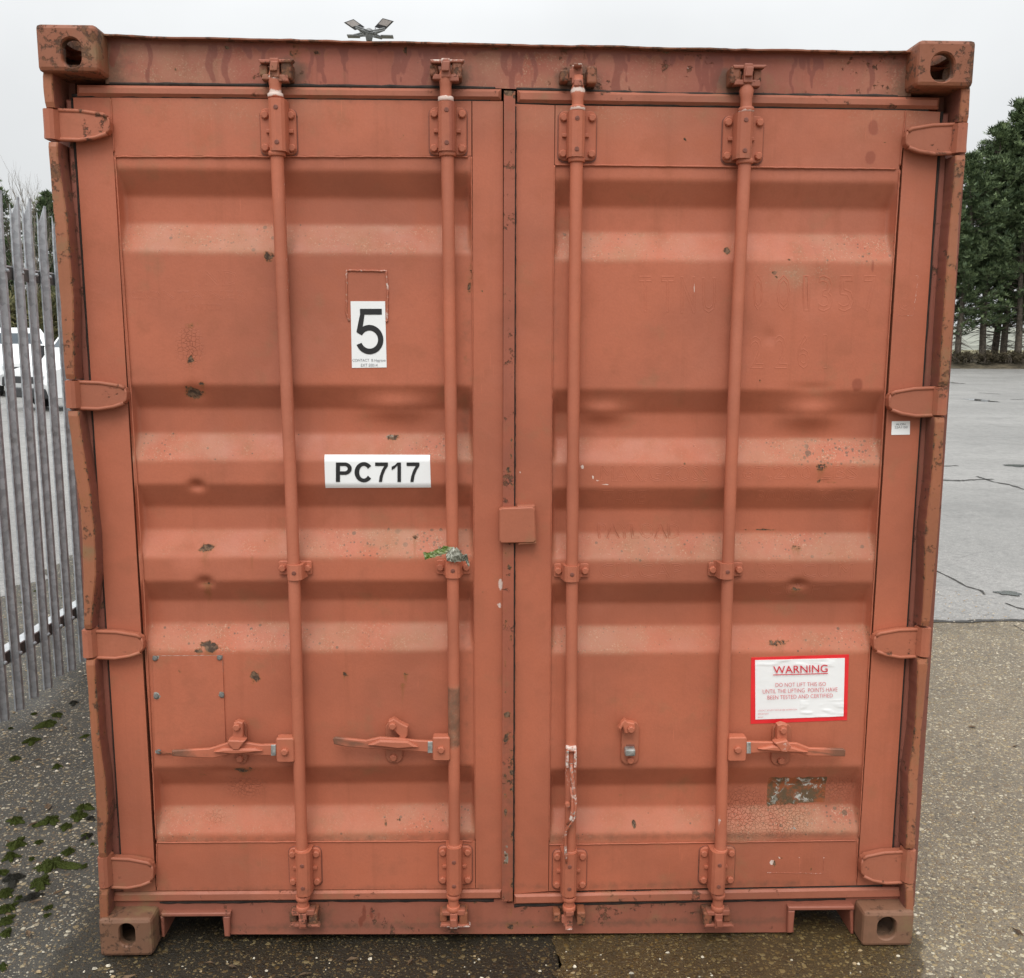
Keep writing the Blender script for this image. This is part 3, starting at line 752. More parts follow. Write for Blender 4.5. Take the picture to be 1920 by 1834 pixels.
def panel(corners, name, parent):
    TL, TR, BR, BL = [Vector(XZ(a, b, YO)) for a, b in corners]
    nu = int((TR - TL).length / .0058); nv = int((TL - BL).length / .0058)
    U, V = np.meshgrid(np.linspace(0, 1, nu + 1), np.linspace(0, 1, nv + 1))
    X = (TL.x * (1 - U) + TR.x * U) * (1 - V) + (BL.x * (1 - U) + BR.x * U) * V
    Z = (TL.y * (1 - U) + TR.y * U) * (1 - V) + (BL.y * (1 - U) + BR.y * U) * V
    Y = depth(TL.x, Z)
    ed = np.minimum(U, 1 - U) * (TR - TL).length
    Y = YO + (Y - YO) * np.clip(ed / .008, 0, 1)
    for (x, z), rx, rz, d in DW:
        Y = Y + d * np.exp(-((X - x) / rx) ** 2 - ((Z - z) / rz) ** 2) * np.clip(ed / .03, 0, 1)
    Y = Y + .0012 * np.sin(X * 9 + 1) * np.sin(Z * 5 + 2)
    vs = np.stack([X, Y, Z], -1).reshape(-1, 3)
    idx = np.arange((nu + 1) * (nv + 1)).reshape(nv + 1, nu + 1)
    fs = np.stack([idx[:-1, :-1], idx[1:, :-1], idx[1:, 1:], idx[:-1, 1:]], -1).reshape(-1, 4)
    me = bpy.data.meshes.new(name); me.from_pydata(vs.tolist(), [], fs.tolist()); me.update()
    me.polygons.foreach_set('use_smooth', [True] * len(me.polygons))
    return link(name, me, M['paint'], parent)
def member(name, px, y, parent, mat='paint'):
    return slab(MB(), outline(px, y), y, y + .035, .0075, .0008).build(name, M[mat], parent)
DL = tag(empty('door'), 'door with the white number signs'); DL.parent = C
DR = tag(empty('door'), 'door with the red-bordered warning sign'); DR.parent = C
frames = []
for D, parts in ((DL, (('stile', [(137, 183), (206.5, 183), (292.5, 1671), (232, 1672)]), ('stile', [(885.5, 189.5), (943, 190), (943, 1668), (892, 1666)]),
                       ('top_rail', [(208, 183), (884, 189.5), (884, 292), (214.5, 292)]), ('bottom_rail', [(294, 1581), (890.5, 1578), (891, 1666), (294, 1670)]))),
                 (DR, (('stile', [(966, 195), (1040, 197.5), (1028, 1671), (964, 1676)]), ('stile', [(1699, 207), (1763, 210), (1668, 1658), (1607, 1660)]),
                       ('top_rail', [(1041.5, 197.5), (1697.5, 207), (1686, 317), (1040, 308)]), ('bottom_rail', [(1030, 1584), (1610, 1577), (1606, 1660), (1029, 1671)])))):
    for i, (nm, px) in enumerate(parts): frames.append(member(nm, px, YD + (.0006 if 'rail' in nm else 0), D))
panL = panel([(213, 292), (884, 292), (891, 1580), (294, 1582)], 'corrugated_panel', DL)
panR = panel([(1039.5, 309), (1687, 317), (1610, 1577), (1029.5, 1585)], 'corrugated_panel', DR)
# weld beads round the panels
def bead(pts, D, r=.0024, y=YD - .001, lump=.4):
    q = []; rad = []
    for a, b in zip(pts, pts[1:]):
        n = max(6, int(math.hypot(b[0] - a[0], b[1] - a[1]) / 5))
        for k in range(n):
            px = a[0] + (b[0] - a[0]) * k / n; py = a[1] + (b[1] - a[1]) * k / n
            q.append(P(px + .5 * noise.noise((px * .1, py * .1, 3)), py + .7 * noise.noise((px * .08, py * .08, 1)), y)); rad.append(r * (1 + lump * noise.noise((px * .3, py * .3, 7))))
    MB().tube(q, rad, 6).build('weld_bead', M['paint'], D)
bead([(216, 294), (882, 294)], DL); bead([(216, 294), (246, 740), (270, 1100), (293, 1580)], DL, .002); bead([(884, 294), (887, 740), (891, 1580)], DL, .0016)
bead([(294, 1580), (890, 1577)], DL, .0022)
bead([(1041, 309), (1685, 317)], DR); bead([(1687, 320), (1660, 720), (1633, 1180), (1610, 1576)], DR, .0018); bead([(1040, 310), (1035, 740), (1030, 1583)], DR, .0018)
bead([(1030, 1584), (1610, 1576)], DR, .0022)
bead([(207.5, 186), (214, 290)], DL, .0018); bead([(1698.5, 208), (1687, 316)], DR, .0018); bead([(293.5, 1582), (293.5, 1668)], DL, .0014); bead([(1608, 1578), (1606, 1658)], DR, .0014)

# ---- wear on the doors, and the rods' shade painted in
CHIP = [(505, 480, 9, 12), (355, 607, 16, 11, .5), (356, 675, 8, 9, .8), (378, 720, 8, 4, .9), (360, 737, 18, 11), (352, 728, 10, 5), (732, 822, 14, 6, 1), (384, 1030, 17, 8), (370, 1034, 6, 4), (385, 1098, 15, 5, .8),
        (392, 1215, 20, 11, 1.1), (372, 1222, 14, 4, .9), (478, 1270, 10, 14, 1.1), (646, 1265, 8, 7, .9), (760, 1265, 8, 4, .9), (755, 1285, 9, 5, .8), (722, 1548, 4, 7), (748, 1543, 7, 3), (456, 1445, 24, 8, .9), (380, 1459, 8, 3, .8),
        (777, 1012, 7, 5, .8), (884, 500, 3, 40, .7), (880, 540, 4, 24, .8), (873, 672, 4, 20, .55), (1365, 470, 7, 8), (1285, 870, 3, 3), (1540, 878, 13, 9, 1), (1538, 905, 5, 6, .8), (1495, 1030, 16, 6, .8), (1495, 1108, 16, 4, .9),
        (1462, 1208, 26, 7, .8), (1440, 999, 24, 2, .9), (1410, 998, 14, 1.5, .8), (1190, 1550, 5, 9, 1.1), (1206, 1551, 4, 7, .7), (1560, 905, 12, 3, .6), (1425, 715, 3, 3), (1290, 1005, 2, 8, .5), (1167, 1503, 4, 4),
        (1560, 1040, 20, 3, .6), (1600, 920, 18, 3, .5), (1455, 520, 4, 3), (1450, 512, 3, 3), (1480, 487, 3, 3)]
SPK = [(p, q) for p, q in ()]
def film_fn(side):
    tab = PXL if side < 0 else PXR; px = 540 if side < 0 else 1270
    bands = [(XZ(px, tab[i][0], YI)[1], XZ(px, tab[i + 1][0], YO)[1]) for i in range(len(tab) - 1) if tab[i][1] == 'i' and tab[i + 1][1] == 'o']
    def fn(X, Y, Z):
        r = np.zeros_like(X)
        for k, (a, b) in enumerate(bands):
            w = np.clip((a + .006 - Z) / .008, 0, 1) * np.clip((Z - b + .014) / .016, 0, 1)
            t = .45 + .25 * np.sin(X * 5 + k * 2.1 + side) + (.35 * np.clip((X - .72) / .15, 0, 1) if side > 0 else .25 * np.exp(-((X + .25) / .16) ** 2))
            r = np.maximum(r, w * t)
        if side > 0: r = np.maximum(r, .85 * np.exp(-((X - .78) / .10) ** 2 - ((Z - XZ(1540, 515, YO)[1]) / .035) ** 2))
        r = np.maximum(r, .6 * np.exp(-((Z - XZ(px, 1570, YO)[1]) / .03) ** 2) * (.5 + .5 * np.sin(X * 11)))
        return np.clip(r, 0, 1)
    return fn
_ra, _rb = XZ(1441, 1456, .09), XZ(1551, 1516, .09)
def residue(X, Y, Z):
    w = .0012 * np.sin(X * 160) + .001 * np.sin(Z * 410 + X * 190)
    return (np.clip(np.minimum(np.minimum(X - _ra[0] + w, _rb[0] - X + w), np.minimum(_ra[1] - Z + w, Z - _rb[1] + w - .06 * (X - _ra[0]))) / .006, 0, 1))
RUNS = [(XZ(c[0], c[1], YO), c[2] / 655, random.uniform(.03, .10), random.uniform(.5, .95)) for c in CHIP if c[2] >= 7 and c[3] >= 4] + [(XZ(random.uniform(230, 1680), random.choice((475, 865, 1047, 1222, 1565)), YO), random.uniform(.004, .012), random.uniform(.03, .12), random.uniform(.25, .5)) for _ in range(46)]
def run_fn(X, Y, Z):
    r = np.zeros_like(X)
    for (x, z), w, ln, k in RUNS:
        d = z - Z; m_ = (d > -.004) & (d < ln) & (np.abs(X - x) < w * 1.6)
        r[m_] = np.maximum(r[m_], (k * np.clip(1.2 - np.abs(X - x) / (w * .8), 0, 1) * np.clip(1 - d / ln, 0, 1))[m_])
    return r
for o, s in ((panL, -1), (panR, 1)):
    f = film_fn(s)
    attr(o, 'film', f); attr(o, 'speck', lambda X, Y, Z, f=f: .25 + 1.0 * f(X, Y, Z)); attr(o, 'rust', blobs(CHIP))
    rodx = (-.61, -.17) if s < 0 else (.172, .62)
    def soil(X, Y, Z, rodx=rodx, s=s, f=f):  # shade painted behind the rods; darker by the meeting edge and along the bottom
        r = np.zeros_like(X)
        for x in rodx: r = np.maximum(r, .5 * np.exp(-((X - x - .012) / .035) ** 2) * (.35 + .65 * f(X, Y, Z)))
        e = np.abs(X - (-.125 if s < 0 else .115)); r = np.maximum(r, .42 * np.exp(-(e / .03) ** 2))
        z0 = XZ(540, 1575, YO)[1]; r = np.maximum(r, .5 * np.exp(-((Z - z0) / .022) ** 2))
        return r
    attr(o, 'soil', soil); attr(o, 'run', run_fn)
    attr(o, 'damp', blobs([(1608, 722, 10, 13), (1637, 500, 4, 14, .7)] if s > 0 else []))
    attr(o, 'scuff', blobs([(1112, 895, 3, 4), (1121, 902, 4, 2), (1135, 908, 10, 2, .9), (1122, 1020, 2, 26, .55), (1275, 1000, 3, 20, .4), (1490, 1020, 8, 4, .7), (1590, 1040, 30, 16, .42), (1500, 850, 40, 14, .5), (1600, 850, 26, 14, .5), (1280, 540, 1.2, 14, .9), (1303, 540, 1.2, 10, 1),
                            (1470, 1208, 14, 4, .6), (1092, 875, 4, 5)] if s > 0 else [(300, 600, 2, 40, .45), (310, 692, 16, 1.5, .6), (425, 694, 16, 1.5, .7), (291, 524, 1.5, 1.5, 1), (500, 1215, 60, 12, .36)]))
    attr(o, 'residue', residue if s > 0 else (lambda X, Y, Z: 0 * X))
    attr(o, 'bare', blobs([(1462, 1507, 20, 14, .7), (1500, 1478, 14, 8, .6), (1500, 1550, 60, 14, .42)] if s > 0 else [(730, 821, 10, 4, .8), (392, 1217, 8, 5, .8)]))
    attr(o, 'craze', blobs([(1400, 1530, 50, 40), (1470, 1540, 50, 30), (1580, 1490, 40, 30, .8)] if s > 0 else [(456, 1485, 34, 22), (355, 650, 20, 30, .7), (400, 1540, 20, 12, .4)]))
_fd = blobs([(1637, 238, 9, 13), (1638, 246, 10, 8, .8), (1632, 296, 10, 12)])
_fc = blobs([(850, 255, 3, 3), (750, 262, 4, 3), (756, 256, 3, 3, .8), (910, 480, 3, 2), (905, 545, 2.5, 2.5), (905, 1110, 3, 2), (1020, 960, 2, 2), (1030, 470, 2, 3), (1285, 263, 2, 2), (1660, 265, 4, 3, .8), (1690, 1660, 3, 2), (1500, 300, 2, 2), (1214, 1661, 5, 3), (1637, 205, 3, 2), (1452, 1618, 5, 10, .9),
             (1462, 1608, 9, 2, .8), (1520, 1628, 1.2, 8, .8)])
_fs = blobs([(988, 870, 2, 3, .9), (1012, 877, 3, 3, 1), (978, 857, 2, 2), (975, 885, 2, 5, .9), (985, 1085, 4, 3, .7), (1008, 1100, 9, 2, .7), (1015, 1093, 2, 5, .7), (938, 1095, 6, 14, 1), (937, 1135, 6, 9, .9), (1448, 1617, 6, 6, 1.1), (1461, 1608, 3, 3, 1), (970, 590, 10, 1, .6), (1499, 1608, 2, 2, .9)])
for o in frames:
    attr(o, 'damp', _fd); attr(o, 'rust', _fc); attr(o, 'scuff', _fs); attr(o, 'speck', lambda X, Y, Z: .22 + 0 * X)
    zt = XZ(600, 186, YD)[1]; zb = XZ(600, 1668, YD)[1]
    attr(o, 'soil', lambda X, Y, Z: np.maximum(.45 * np.exp(-((Z - zt) / .02) ** 2), np.maximum(.5 * np.exp(-((Z - zb) / .025) ** 2), .4 * np.exp(-((X + .21) / .1) ** 2 - ((Z - 2.36) / .08) ** 2))))
    attr(o, 'film', lambda X, Y, Z: .35 * np.exp(-((Z - zt + .03) / .05) ** 2) * (.5 + .5 * np.sin(X * 7)))

# ---- astragal strip down the meeting edge, and its customs plate
ast = slab(MB(), outline([(945, 170), (966, 171), (961.5, 1690), (941, 1690)], .050), .050, .09, .006, .0012).build('meeting_strip', M['paint_strip'] if 'paint_strip' in M else M['paint'], C)
_ar = [(random.choice((948, 955, 960)), y, random.uniform(2, 6), random.uniform(3, 14), random.uniform(.35, 1)) for y in list(range(830, 1680, 26)) + list(range(1380, 1690, 14))]
attr(ast, 'rust', blobs(_ar + [(954, 172, 12, 8, 1.1), (965, 180, 6, 6), (952, 1340, 8, 8), (949, 1385, 6, 14)], .05)); attr(ast, 'soil', lambda X, Y, Z: np.clip((1.25 - Z) / 1.5, 0, .5))
attr(ast, 'bare', blobs([(950, 1600, 6, 30, .55)], .05))
g = MB()
for k in range(2):
    q = [P(963.5 + k * 2.6 - .0022 * (py - 170) + .6 * noise.noise((py * .05, k, 2)), py, .057 + .004 * k) for py in range(200, 1680, 8)]
    g.tube(q, [.0032 * (.7 + .6 * random.random()) for _ in q], 5)
g.build('gasket_gap_line', M['rubber'], C)
cp = MB(); cp.plate(outline([(936, 956), (941, 953), (999, 951), (1003, 955), (1005, 1014), (1001, 1018), (940, 1019), (936, 1015)], .030), .030, .060, .003)
cp.plate(outline([(970, 949), (1003, 948), (1006, 1020), (972, 1022)], .034), .034, .0655, .002)
cpo = cp.build('lock_plate', M['paint_hinge'], C)

# ---- hinges
HU = [(0, 0), (.1, .03), (.22, .055), (.56, .08), (.90, .19), (.975, .28), (1, .42), (1, .66), (.965, .79), (.79, .92), (.54, 1), (.25, .98), (.06, .95), (0, .92)]
def hinge(xo, xt, yt, yb, D):
    pts = [(xo + (xt - xo) * u, yt + (yb - yt) * v) for u, v in HU]
    w = outline(pts, .036); mb = MB(); mb.plate(w, .038, .062, .003)
    # raised rim along both edges
    def rim(idx, r):
        q = [w[i] for i in idx]; s = [Vector((a, .040, b)) for a, b in q]; c = Vector((sum(a for a, _ in w) / len(w), .040, sum(b for _, b in w) / len(w)))
        s = [p + (c - p) * .035 for p in s]; mb.tube(s, r, 8)
    rim([1, 2, 3, 4, 5], .0056); rim([12, 11, 10, 9, 8], .0056); rim([5, 6, 7, 8], .0034)
    # knuckle wrapping the corner post, with pin
    a, z1 = XZ(xo, yt, .02); b, z0 = XZ(xo, yb, .02); s = 1 if xt > xo else -1; xk = (a + b) / 2
    z1 -= .002; z0 += .004
    prof = [(0, .075), (0, .022), (.006, .016), (.018, .015), (.027, .021), (.034, .036), (.036, .05)]
    vs = [(xk + s * u, y, z) for z in (z0, z1) for u, y in prof]; n = len(prof)
    mb.add(vs, [(i, i + 1, n + i + 1, n + i) for i in range(n - 1)] + [tuple(range(n)), tuple(n + i for i in range(n))])
    h = mb.build('hinge', M['paint_hinge'], D)
    attr(h, 'scuff', lambda X, Y, Z: .8 * np.exp(-((np.abs(X - xk) - .038) / .004) ** 2) * (Y < .05))
    cx, cz = XZ(xo + (xt - xo) * .86, lerp(yt, yb, .55), .039)
    MB().tube([(cx, .041, cz), (cx, .0385, cz)], [.0065, .0058], 14).build('hinge_mark', M['paint_hinge'], h)
for a in ((81, 205, 202, 263), (122, 237, 713, 768), (154, 268, 1181, 1236), (184, 287, 1607, 1667)): hinge(*a, DL)
for a in ((1814, 1699, 229, 289), (1777, 1667, 724, 781), (1745, 1639, 1177, 1234), (1716, 1615, 1594, 1658)): hinge(*a, DR)

# ---- locking bars and their fittings
def cyl_y(mb, x, z, y0, y1, r, n=10, dome=.3):
    mb.tube([(x, y0, z), (x, y1 + (y0 - y1) * .25, z), (x, y1, z)], [r, r, r * (1 - dome)], n, True, False)
BOLT = MB(); cyl_y(BOLT, 0, 0, .0, -.010, .0105, 8, .25); BOLT_ME = BOLT.mesh('bolt'); BOLT_ME.materials.append(M['paint_pink'])
SCR = MB(); cyl_y(SCR, 0, 0, .002, -.0016, .0062, 10, .15); SCR.box(-.0045, .0045, -.0024, -.0016, -.0008, .0008); SCR_ME = SCR.mesh('screw'); SCR_ME.materials.append(M['paint_recess'])
def place(me, name, x, y, z, parent, rot=0.0):
    o = bpy.data.objects.new(name, me); COL.objects.link(o); o.location = (x, y, z); o.rotation_euler = (0, rot, 0); o.parent = parent; return o
def at_px(me, name, px, py, y, parent):
    x, z = XZ(px, py, y); return place(me, name, x, y, z, parent, random.random())
def prism_z(mb, cx, prof, z0, z1):
    n = len(prof); vs = [(cx + u, y, z) for z in (z0, z1) for u, y in prof]
    mb.add(vs, [(i, i + 1, n + i + 1, n + i) for i in range(n - 1)] + [tuple(range(n))[::-1], tuple(n + i for i in range(n))])
RODS = [[(515, 132), (517, 190), (519.5, 290), (532, 600), (545, 900), (552, 1100), (560, 1400), (566, 1590), (568, 1690), (568, 1712)],
        [(835, 132), (836, 190), (839, 290), (843, 600), (847, 900), (849, 1070), (851, 1300), (852, 1590), (850, 1690), (850, 1712)],
        [(1084, 142), (1083, 200), (1081, 300), (1077, 600), (1074, 900), (1072, 1150), (1071, 1390), (1069, 1590), (1067, 1690), (1067, 1712)],
        [(1400, 142), (1399, 210), (1396, 310), (1382, 600), (1370, 900), (1362, 1150), (1356, 1350), (1351, 1590), (1346, 1690), (1345, 1712)]]
TOPB = [(487, 557, 203, 291, 184, 283), (805, 875, 201, 292, 190, 283), (1048, 1117, 208, 302, 207, 294), (1357, 1429, 217, 306, 210, 297)]
BOTB = [(541, 603, 1590, 1661, 1598, 1679), (822, 885, 1587, 1658, 1590, 1676), (1037, 1099, 1595, 1667, 1600, 1680), (1313, 1376, 1589, 1658, 1598, 1675)]
CLMP = [(522, 585, 1052, 1078, 1060, 1088), (818, 882, 1050, 1077, 1055, 1084), (1039, 1104, 1057, 1083, 1062, 1091), (1329, 1392, 1055, 1081, 1057, 1086)]
BARL = ['bar nearest the hinges beside the riveted patch', 'bar with torn foil caught on its clamp', 'bar with a bent broken handle hanging down', 'bar beside the warning sign']
bars = []
for k in range(4):
    tab = [(y, x) for x, y in RODS[k]]
    tb, bb, cb = TOPB[k], BOTB[k], CLMP[k]
    ys = sorted(set([float(v) for v in np.linspace(RODS[k][0][1], RODS[k][-1][1], 110)]))
    pts = [P(interp(tab, y), y, YR) for y in ys]
    # rod straightened in world X by a smooth fit, keeping a slight bow
    R_ = []
    for y in ys:
        r = .0172
        if y < tb[4] + 2:
            r = .0155
            t0 = tb[4] - y
            if 34 < t0 < 44: r = .0195
            if t0 >= 44: r = .013
        if y > bb[5]:
            r = .0155
        R_.append(r)
    rod = MB().tube(pts, R_, 18)
    for ya, yb, ra in ((tb[5] + 1, tb[5] + 11, .0222), (tb[4] - 8, tb[4] + 1, .0205), (bb[4] - 8, bb[4] + 1, .0208), (bb[5] - 1, bb[5] + 7, .0208), (1697, 1706, .0195)):
        pa, pb = Vector(P(interp(tab, ya), ya, YR)), Vector(P(interp(tab, yb), yb, YR)); dd_ = (pb - pa)
        rod.tube([pa, pa + dd_ * .12, pa + dd_ * .88, pb], [ra * .93, ra, ra, ra * .93], 20)
    bar = rod.build('locking_bar', M['paint_pink'], C); tag(bar, BARL[k]); bars.append(bar)
    zt1 = XZ(500, tb[4] - 2, YR)[1]; zt2 = XZ(500, tb[4] - 38, YR)[1]; zb_ = XZ(500, 1700, YR)[1]
    edge = (lambda X, Y, Z, k=k: np.zeros_like(X))
    def sc(X, Y, Z, k=k, zt1=zt1, zt2=zt2):
        r = np.maximum(1.1 * np.exp(-((Z - zt1 - .006) / .010) ** 2), 1.1 * np.exp(-((Z - zt2 - .004) / .008) ** 2))
        cx = float(np.median(X)); r = np.maximum(r, .55 * np.exp(-((X - cx - .012) / .005) ** 2) * ((Z > 1.3) if k == 0 else (Z > 9)))
        if k == 3: r = np.maximum(r, 1.0 * np.exp(-((X - cx + .002) / .004) ** 2 - ((Z - .40) / .035) ** 2))
        if k == 2: r = np.maximum(r, .55 * np.exp(-((Z - .55) / .12) ** 2))
        return r
    attr(bar, 'scuff', sc)
    if k == 1: attr(bar, 'soil', lambda X, Y, Z: .75 * np.clip((.0945 - np.abs(Z - .725)) / .006, 0, 1)); attr(bar, 'film', lambda X, Y, Z: .8 * np.clip((.0945 - np.abs(Z - .725)) / .006, 0, 1))
    attr(bar, 'speck', lambda X, Y, Z: .15 + 0 * X)
    # bearing brackets
    for (x0, x1, y0, y1, b0, b1), bot in ((tb, False), (bb, True)):
        xa, za = XZ(x0, y0, .059); xb, zb2 = XZ(x1, y1, .059)
        MB().plate(rr(xa - .0028, xb + .0028, zb2 - .0045, za + .0015, .018, 5), .0645, .068, .0006).build('bracket_shadow_gap', M['paint_recess'], bar)  # dark rim painting the shadow gap round the bracket plate
        mb = MB(); mb.plate(rr(xa, xb, zb2, za, .016, 5), .057, .066, .0025)
        cx = float(P(interp(tab, (b0 + b1) / 2), (b0 + b1) / 2, .012)[0])
        zz1 = XZ(x0, b0, .02)[1]; zz0 = XZ(x0, b1, .02)[1]
        prism_z(mb, cx, [(-.025, .064), (-.0235, .034), (-.0205, .020), (-.013, .012), (0, .0095), (.013, .012), (.0205, .020), (.0235, .034), (.025, .064)], zz0, zz1)
        zm = (za + zb2) / 2
        mb.box(cx - .036, cx + .036, .050, .060, zm - .005, zm + .005, .002)
        br = mb.build('bearing_bracket', M['paint'], bar)
        attr(br, 'soil', lambda X, Y, Z, zb2=zb2: .5 * np.exp(-((Z - zb2) / .02) ** 2))
        if k == 1 and not bot: attr(br, 'damp', lambda X, Y, Z, cx=cx, zb2=zb2: 1.0 * ((X > cx + .002) & (Y < .03)))
        for bx in (xa + .0125, xb - .0125):
            for bz in (za - .018, zb2 + .017): place(BOLT_ME, 'bolt', bx + random.uniform(-.001, .001), .059, bz, bar, random.random())
        for f_ in ((.18, .84) if not bot else (.28, .80)): place(SCR_ME, 'screw', cx, .0098, lerp(zz1, zz0, f_), bar, random.random() * 3)
    # mid clamp
    x0, x1, y0, y1, c0, c1 = cb
    xa, za = XZ(x0, y0, .058); xb, zb2 = XZ(x1, y1, .058); mb = MB(); mb.plate(rr(xa, xb, zb2, za, .006, 3), .058, .066, .002)
    cx = float(P(interp(tab, (c0 + c1) / 2), (c0 + c1) / 2, .014)[0]); zz1 = XZ(x0, c0, .02)[1]; zz0 = XZ(x0, c1, .02)[1]
    prism_z(mb, cx, [(-.030, .062), (-.0245, .050), (-.0225, .034), (-.0195, .022), (-.012, .015), (0, .0125), (.012, .015), (.0195, .022), (.0225, .034), (.0245, .050), (.030, .062)], zz0, zz1)
    mb.build('guide_clamp', M['paint_pink'], bar)
    for bx in (xa + .0115, xb - .0115): place(BOLT_ME, 'bolt', bx, .058, (za + zb2) / 2, bar, random.random())
    place(SCR_ME, 'screw', cx, .0128, lerp(zz1, zz0, .5), bar)
    # cams and keepers, top and bottom
    for bot in (False, True):
        py = (1722 if bot else (RODS[k][0][1] - 1)); cx, cz = XZ(RODS[k][-1][0] if bot else RODS[k][0][0], py, .03); sg = -1 if bot else 1
        mb = MB(); sp = k == 2
        def T(x, y, z):
            if sp: x, y = (y - .036) * .8, .036 - x * .55
            return Vector((cx + x, y, cz + sg * z))
        def blk(x0, x1, y0, y1, z0, z1, tx=0.0):
            vs = [T(x + (tx if z == z1 else 0), y, z) for x in (x0, x1) for y in (y0, y1) for z in (z0, z1)]
            mb.add(vs, [(0, 1, 3, 2), (4, 6, 7, 5), (0, 4, 5, 1), (2, 3, 7, 6), (0, 2, 6, 4), (1, 5, 7, 3)])
        blk(-.010, .013, .016, .05, -.022, .026)
        blk(-.034, -.006, .022, .052, -.026, -.013, .004); blk(.006, .036, .022, .052, -.030, -.013, -.002)
        blk(-.036, -.004, .020, .050, .014, .023, -.004); blk(.004, .044, .020, .046, .016, .024, .008)
        blk(-.009, .010, .008, .022, -.008, .016, .003)
        cm_ = mb.build('cam', M['paint_cam'], bar)
        bm = bmesh.new(); bm.from_mesh(cm_.data); bmesh.ops.bevel(bm, geom=bm.edges[:], offset=.0024, segments=2, affect='EDGES', profile=.5, clamp_overlap=True); bm.to_mesh(cm_.data); bm.free()
        attr(cm_, 'soil', lambda X, Y, Z: .35 + .5 * (Y > .04)); attr(cm_, 'scuff', lambda X, Y, Z, cz=cz, sg=sg, k=k: (.75 if k in (2, 1) else .4) * np.exp(-((Z - cz - sg * .022) / .007) ** 2))
        kp = MB()
        for sx, w, h in ((-1, .011, .015), (1, .013, .022)):
            if k == 3: sx = -sx
            x = cx + sx * (.030 if not sp else .036); kp.box(x - w, x + w, .024 if w > .012 else .032, YH + .004, cz - h, cz + h, .005)
        kp.box(cx - .036, cx + .036, .069, YH + .004, cz - .017, cz + .017, .003)
        kp.build('cam_keeper', M['paint_brown'], bar)

# ---- handles and their catches
def hub(px, k, parent):
    (x0, y0, x1, y1), (bx, by) = px
    xa, za = XZ(x0, y0, .018); xb, zb2 = XZ(x1, y1, .018); mb = MB(); mb.plate(rr(xa, xb, zb2, za, .006, 4), .018, .048, .003)
    mb.build('handle_hub', M['paint_pink'], parent); at_px(BOLT_ME, 'bolt', bx, by, .018, parent)
def handle(lever, blade, parent, tip):
    mb = MB(); mb.plate(outline(lever, .022), .022, .031, .0025)
    w = outline(blade, .012); mb.plate(w, .010, .024, .005)
    o = mb.build('handle', M['paint_pink'], parent)
    x0 = XZ(tip[0], 1400, .02)[0]; x1 = XZ(tip[1], 1400, .02)[0]
    attr(o, 'soil', lambda X, Y, Z: 1.05 * np.clip((X - x0) / (x1 - x0), 0, 1)); 
    return o
hub(((517, 1385, 552, 1430), (534, 1409)), 0, bars[0]); hub(((811, 1383, 844, 1427), (827, 1405)), 1, bars[1]); hub(((1367, 1383, 1399, 1428), (1383, 1405)), 3, bars[3])
handle([(322, 1408), (393, 1404), (424, 1394), (462, 1393), (488, 1397), (518, 1396), (518, 1417), (491, 1417), (438, 1414), (399, 1422), (348, 1420), (322, 1418)],
       [(400, 1411), (417, 1404), (479, 1404), (491, 1409), (465, 1413), (438, 1415)], bars[0], (400, 322))
handle([(624, 1386), (628, 1383), (686, 1389), (712, 1383), (746, 1385), (782, 1389), (812, 1390), (812, 1412), (775, 1409), (690, 1404), (651, 1401), (626, 1396)],
       [(690, 1398), (712, 1388), (765, 1390), (784, 1402), (746, 1405), (721, 1402)], bars[1], (690, 624))
handle([(1397, 1391), (1452, 1392), (1495, 1394), (1518, 1403), (1582, 1405), (1586, 1408), (1585, 1419), (1515, 1418), (1497, 1413), (1442, 1412), (1397, 1413)],
       [(1422, 1405), (1449, 1398.5), (1483, 1400), (1516, 1411), (1471, 1411), (1442, 1409)], bars[3], (1515, 1585))
for px0, px1, t_, b_, bar in ((508, 517, 1397, 1417, 0), (802, 811, 1391, 1412, 1), (1400, 1408, 1392, 1413, 3)):
    MB().plate(outline([(px0, t_), (px1, t_), (px1, b_), (px0, b_)], .021), .0205, .026, .0008).build('wear_patch', M['steel'], bars[bar])
# bent, broken handle hanging from the third bar
mb = MB(); q = [(1071, 1432), (1072, 1452), (1075, 1475), (1078, 1495), (1079, 1512), (1077, 1532), (1068, 1545), (1061, 1556), (1060, 1580), (1061, 1600), (1062, 1618)]
yy = [.014, .010, .008, .006, .004, .002, .006, .012, .014, .012, .008]
pts = [P(a, b, y) for (a, b), y in zip(q, yy)]
mb.tube(pts, [.010, .0125, .013, .0125, .012, .011, .010, .010, .010, .0095, .006], 10, flat=.45)
mb.tube([p + np.array([-.008, -.004, 0]) for p in pts[2:7]], [.003, .004, .006, .006, .003], 8)
mb.box(*[v for v in (P(1061, 1412, .014)[0], P(1066, 1412, .014)[0], .006, .03, P(1061, 1438, .014)[2], P(1061, 1406, .014)[2])], .002)
mb.box(*[v for v in (P(1076, 1412, .014)[0], P(1081, 1412, .014)[0], .006, .03, P(1061, 1438, .014)[2], P(1061, 1406, .014)[2])], .002)
mb.box(*[v for v in (P(1061, 1412, .014)[0], P(1081, 1412, .014)[0], .010, .03, P(1061, 1410, .014)[2], P(1061, 1400, .014)[2])], .004)
cyl_y(mb, *XZ(1064, 1507, .01), .012, .0, .008, 12, .2)
bh = mb.build('handle', M['paint_pink'], bars[2]); tag(bh, 'bent broken handle hanging down')
attr(bh, 'scuff', lambda X, Y, Z: .62 + .2 * np.sin(Z * 90)); attr(bh, 'bare', lambda X, Y, Z: .45 + 0 * X)
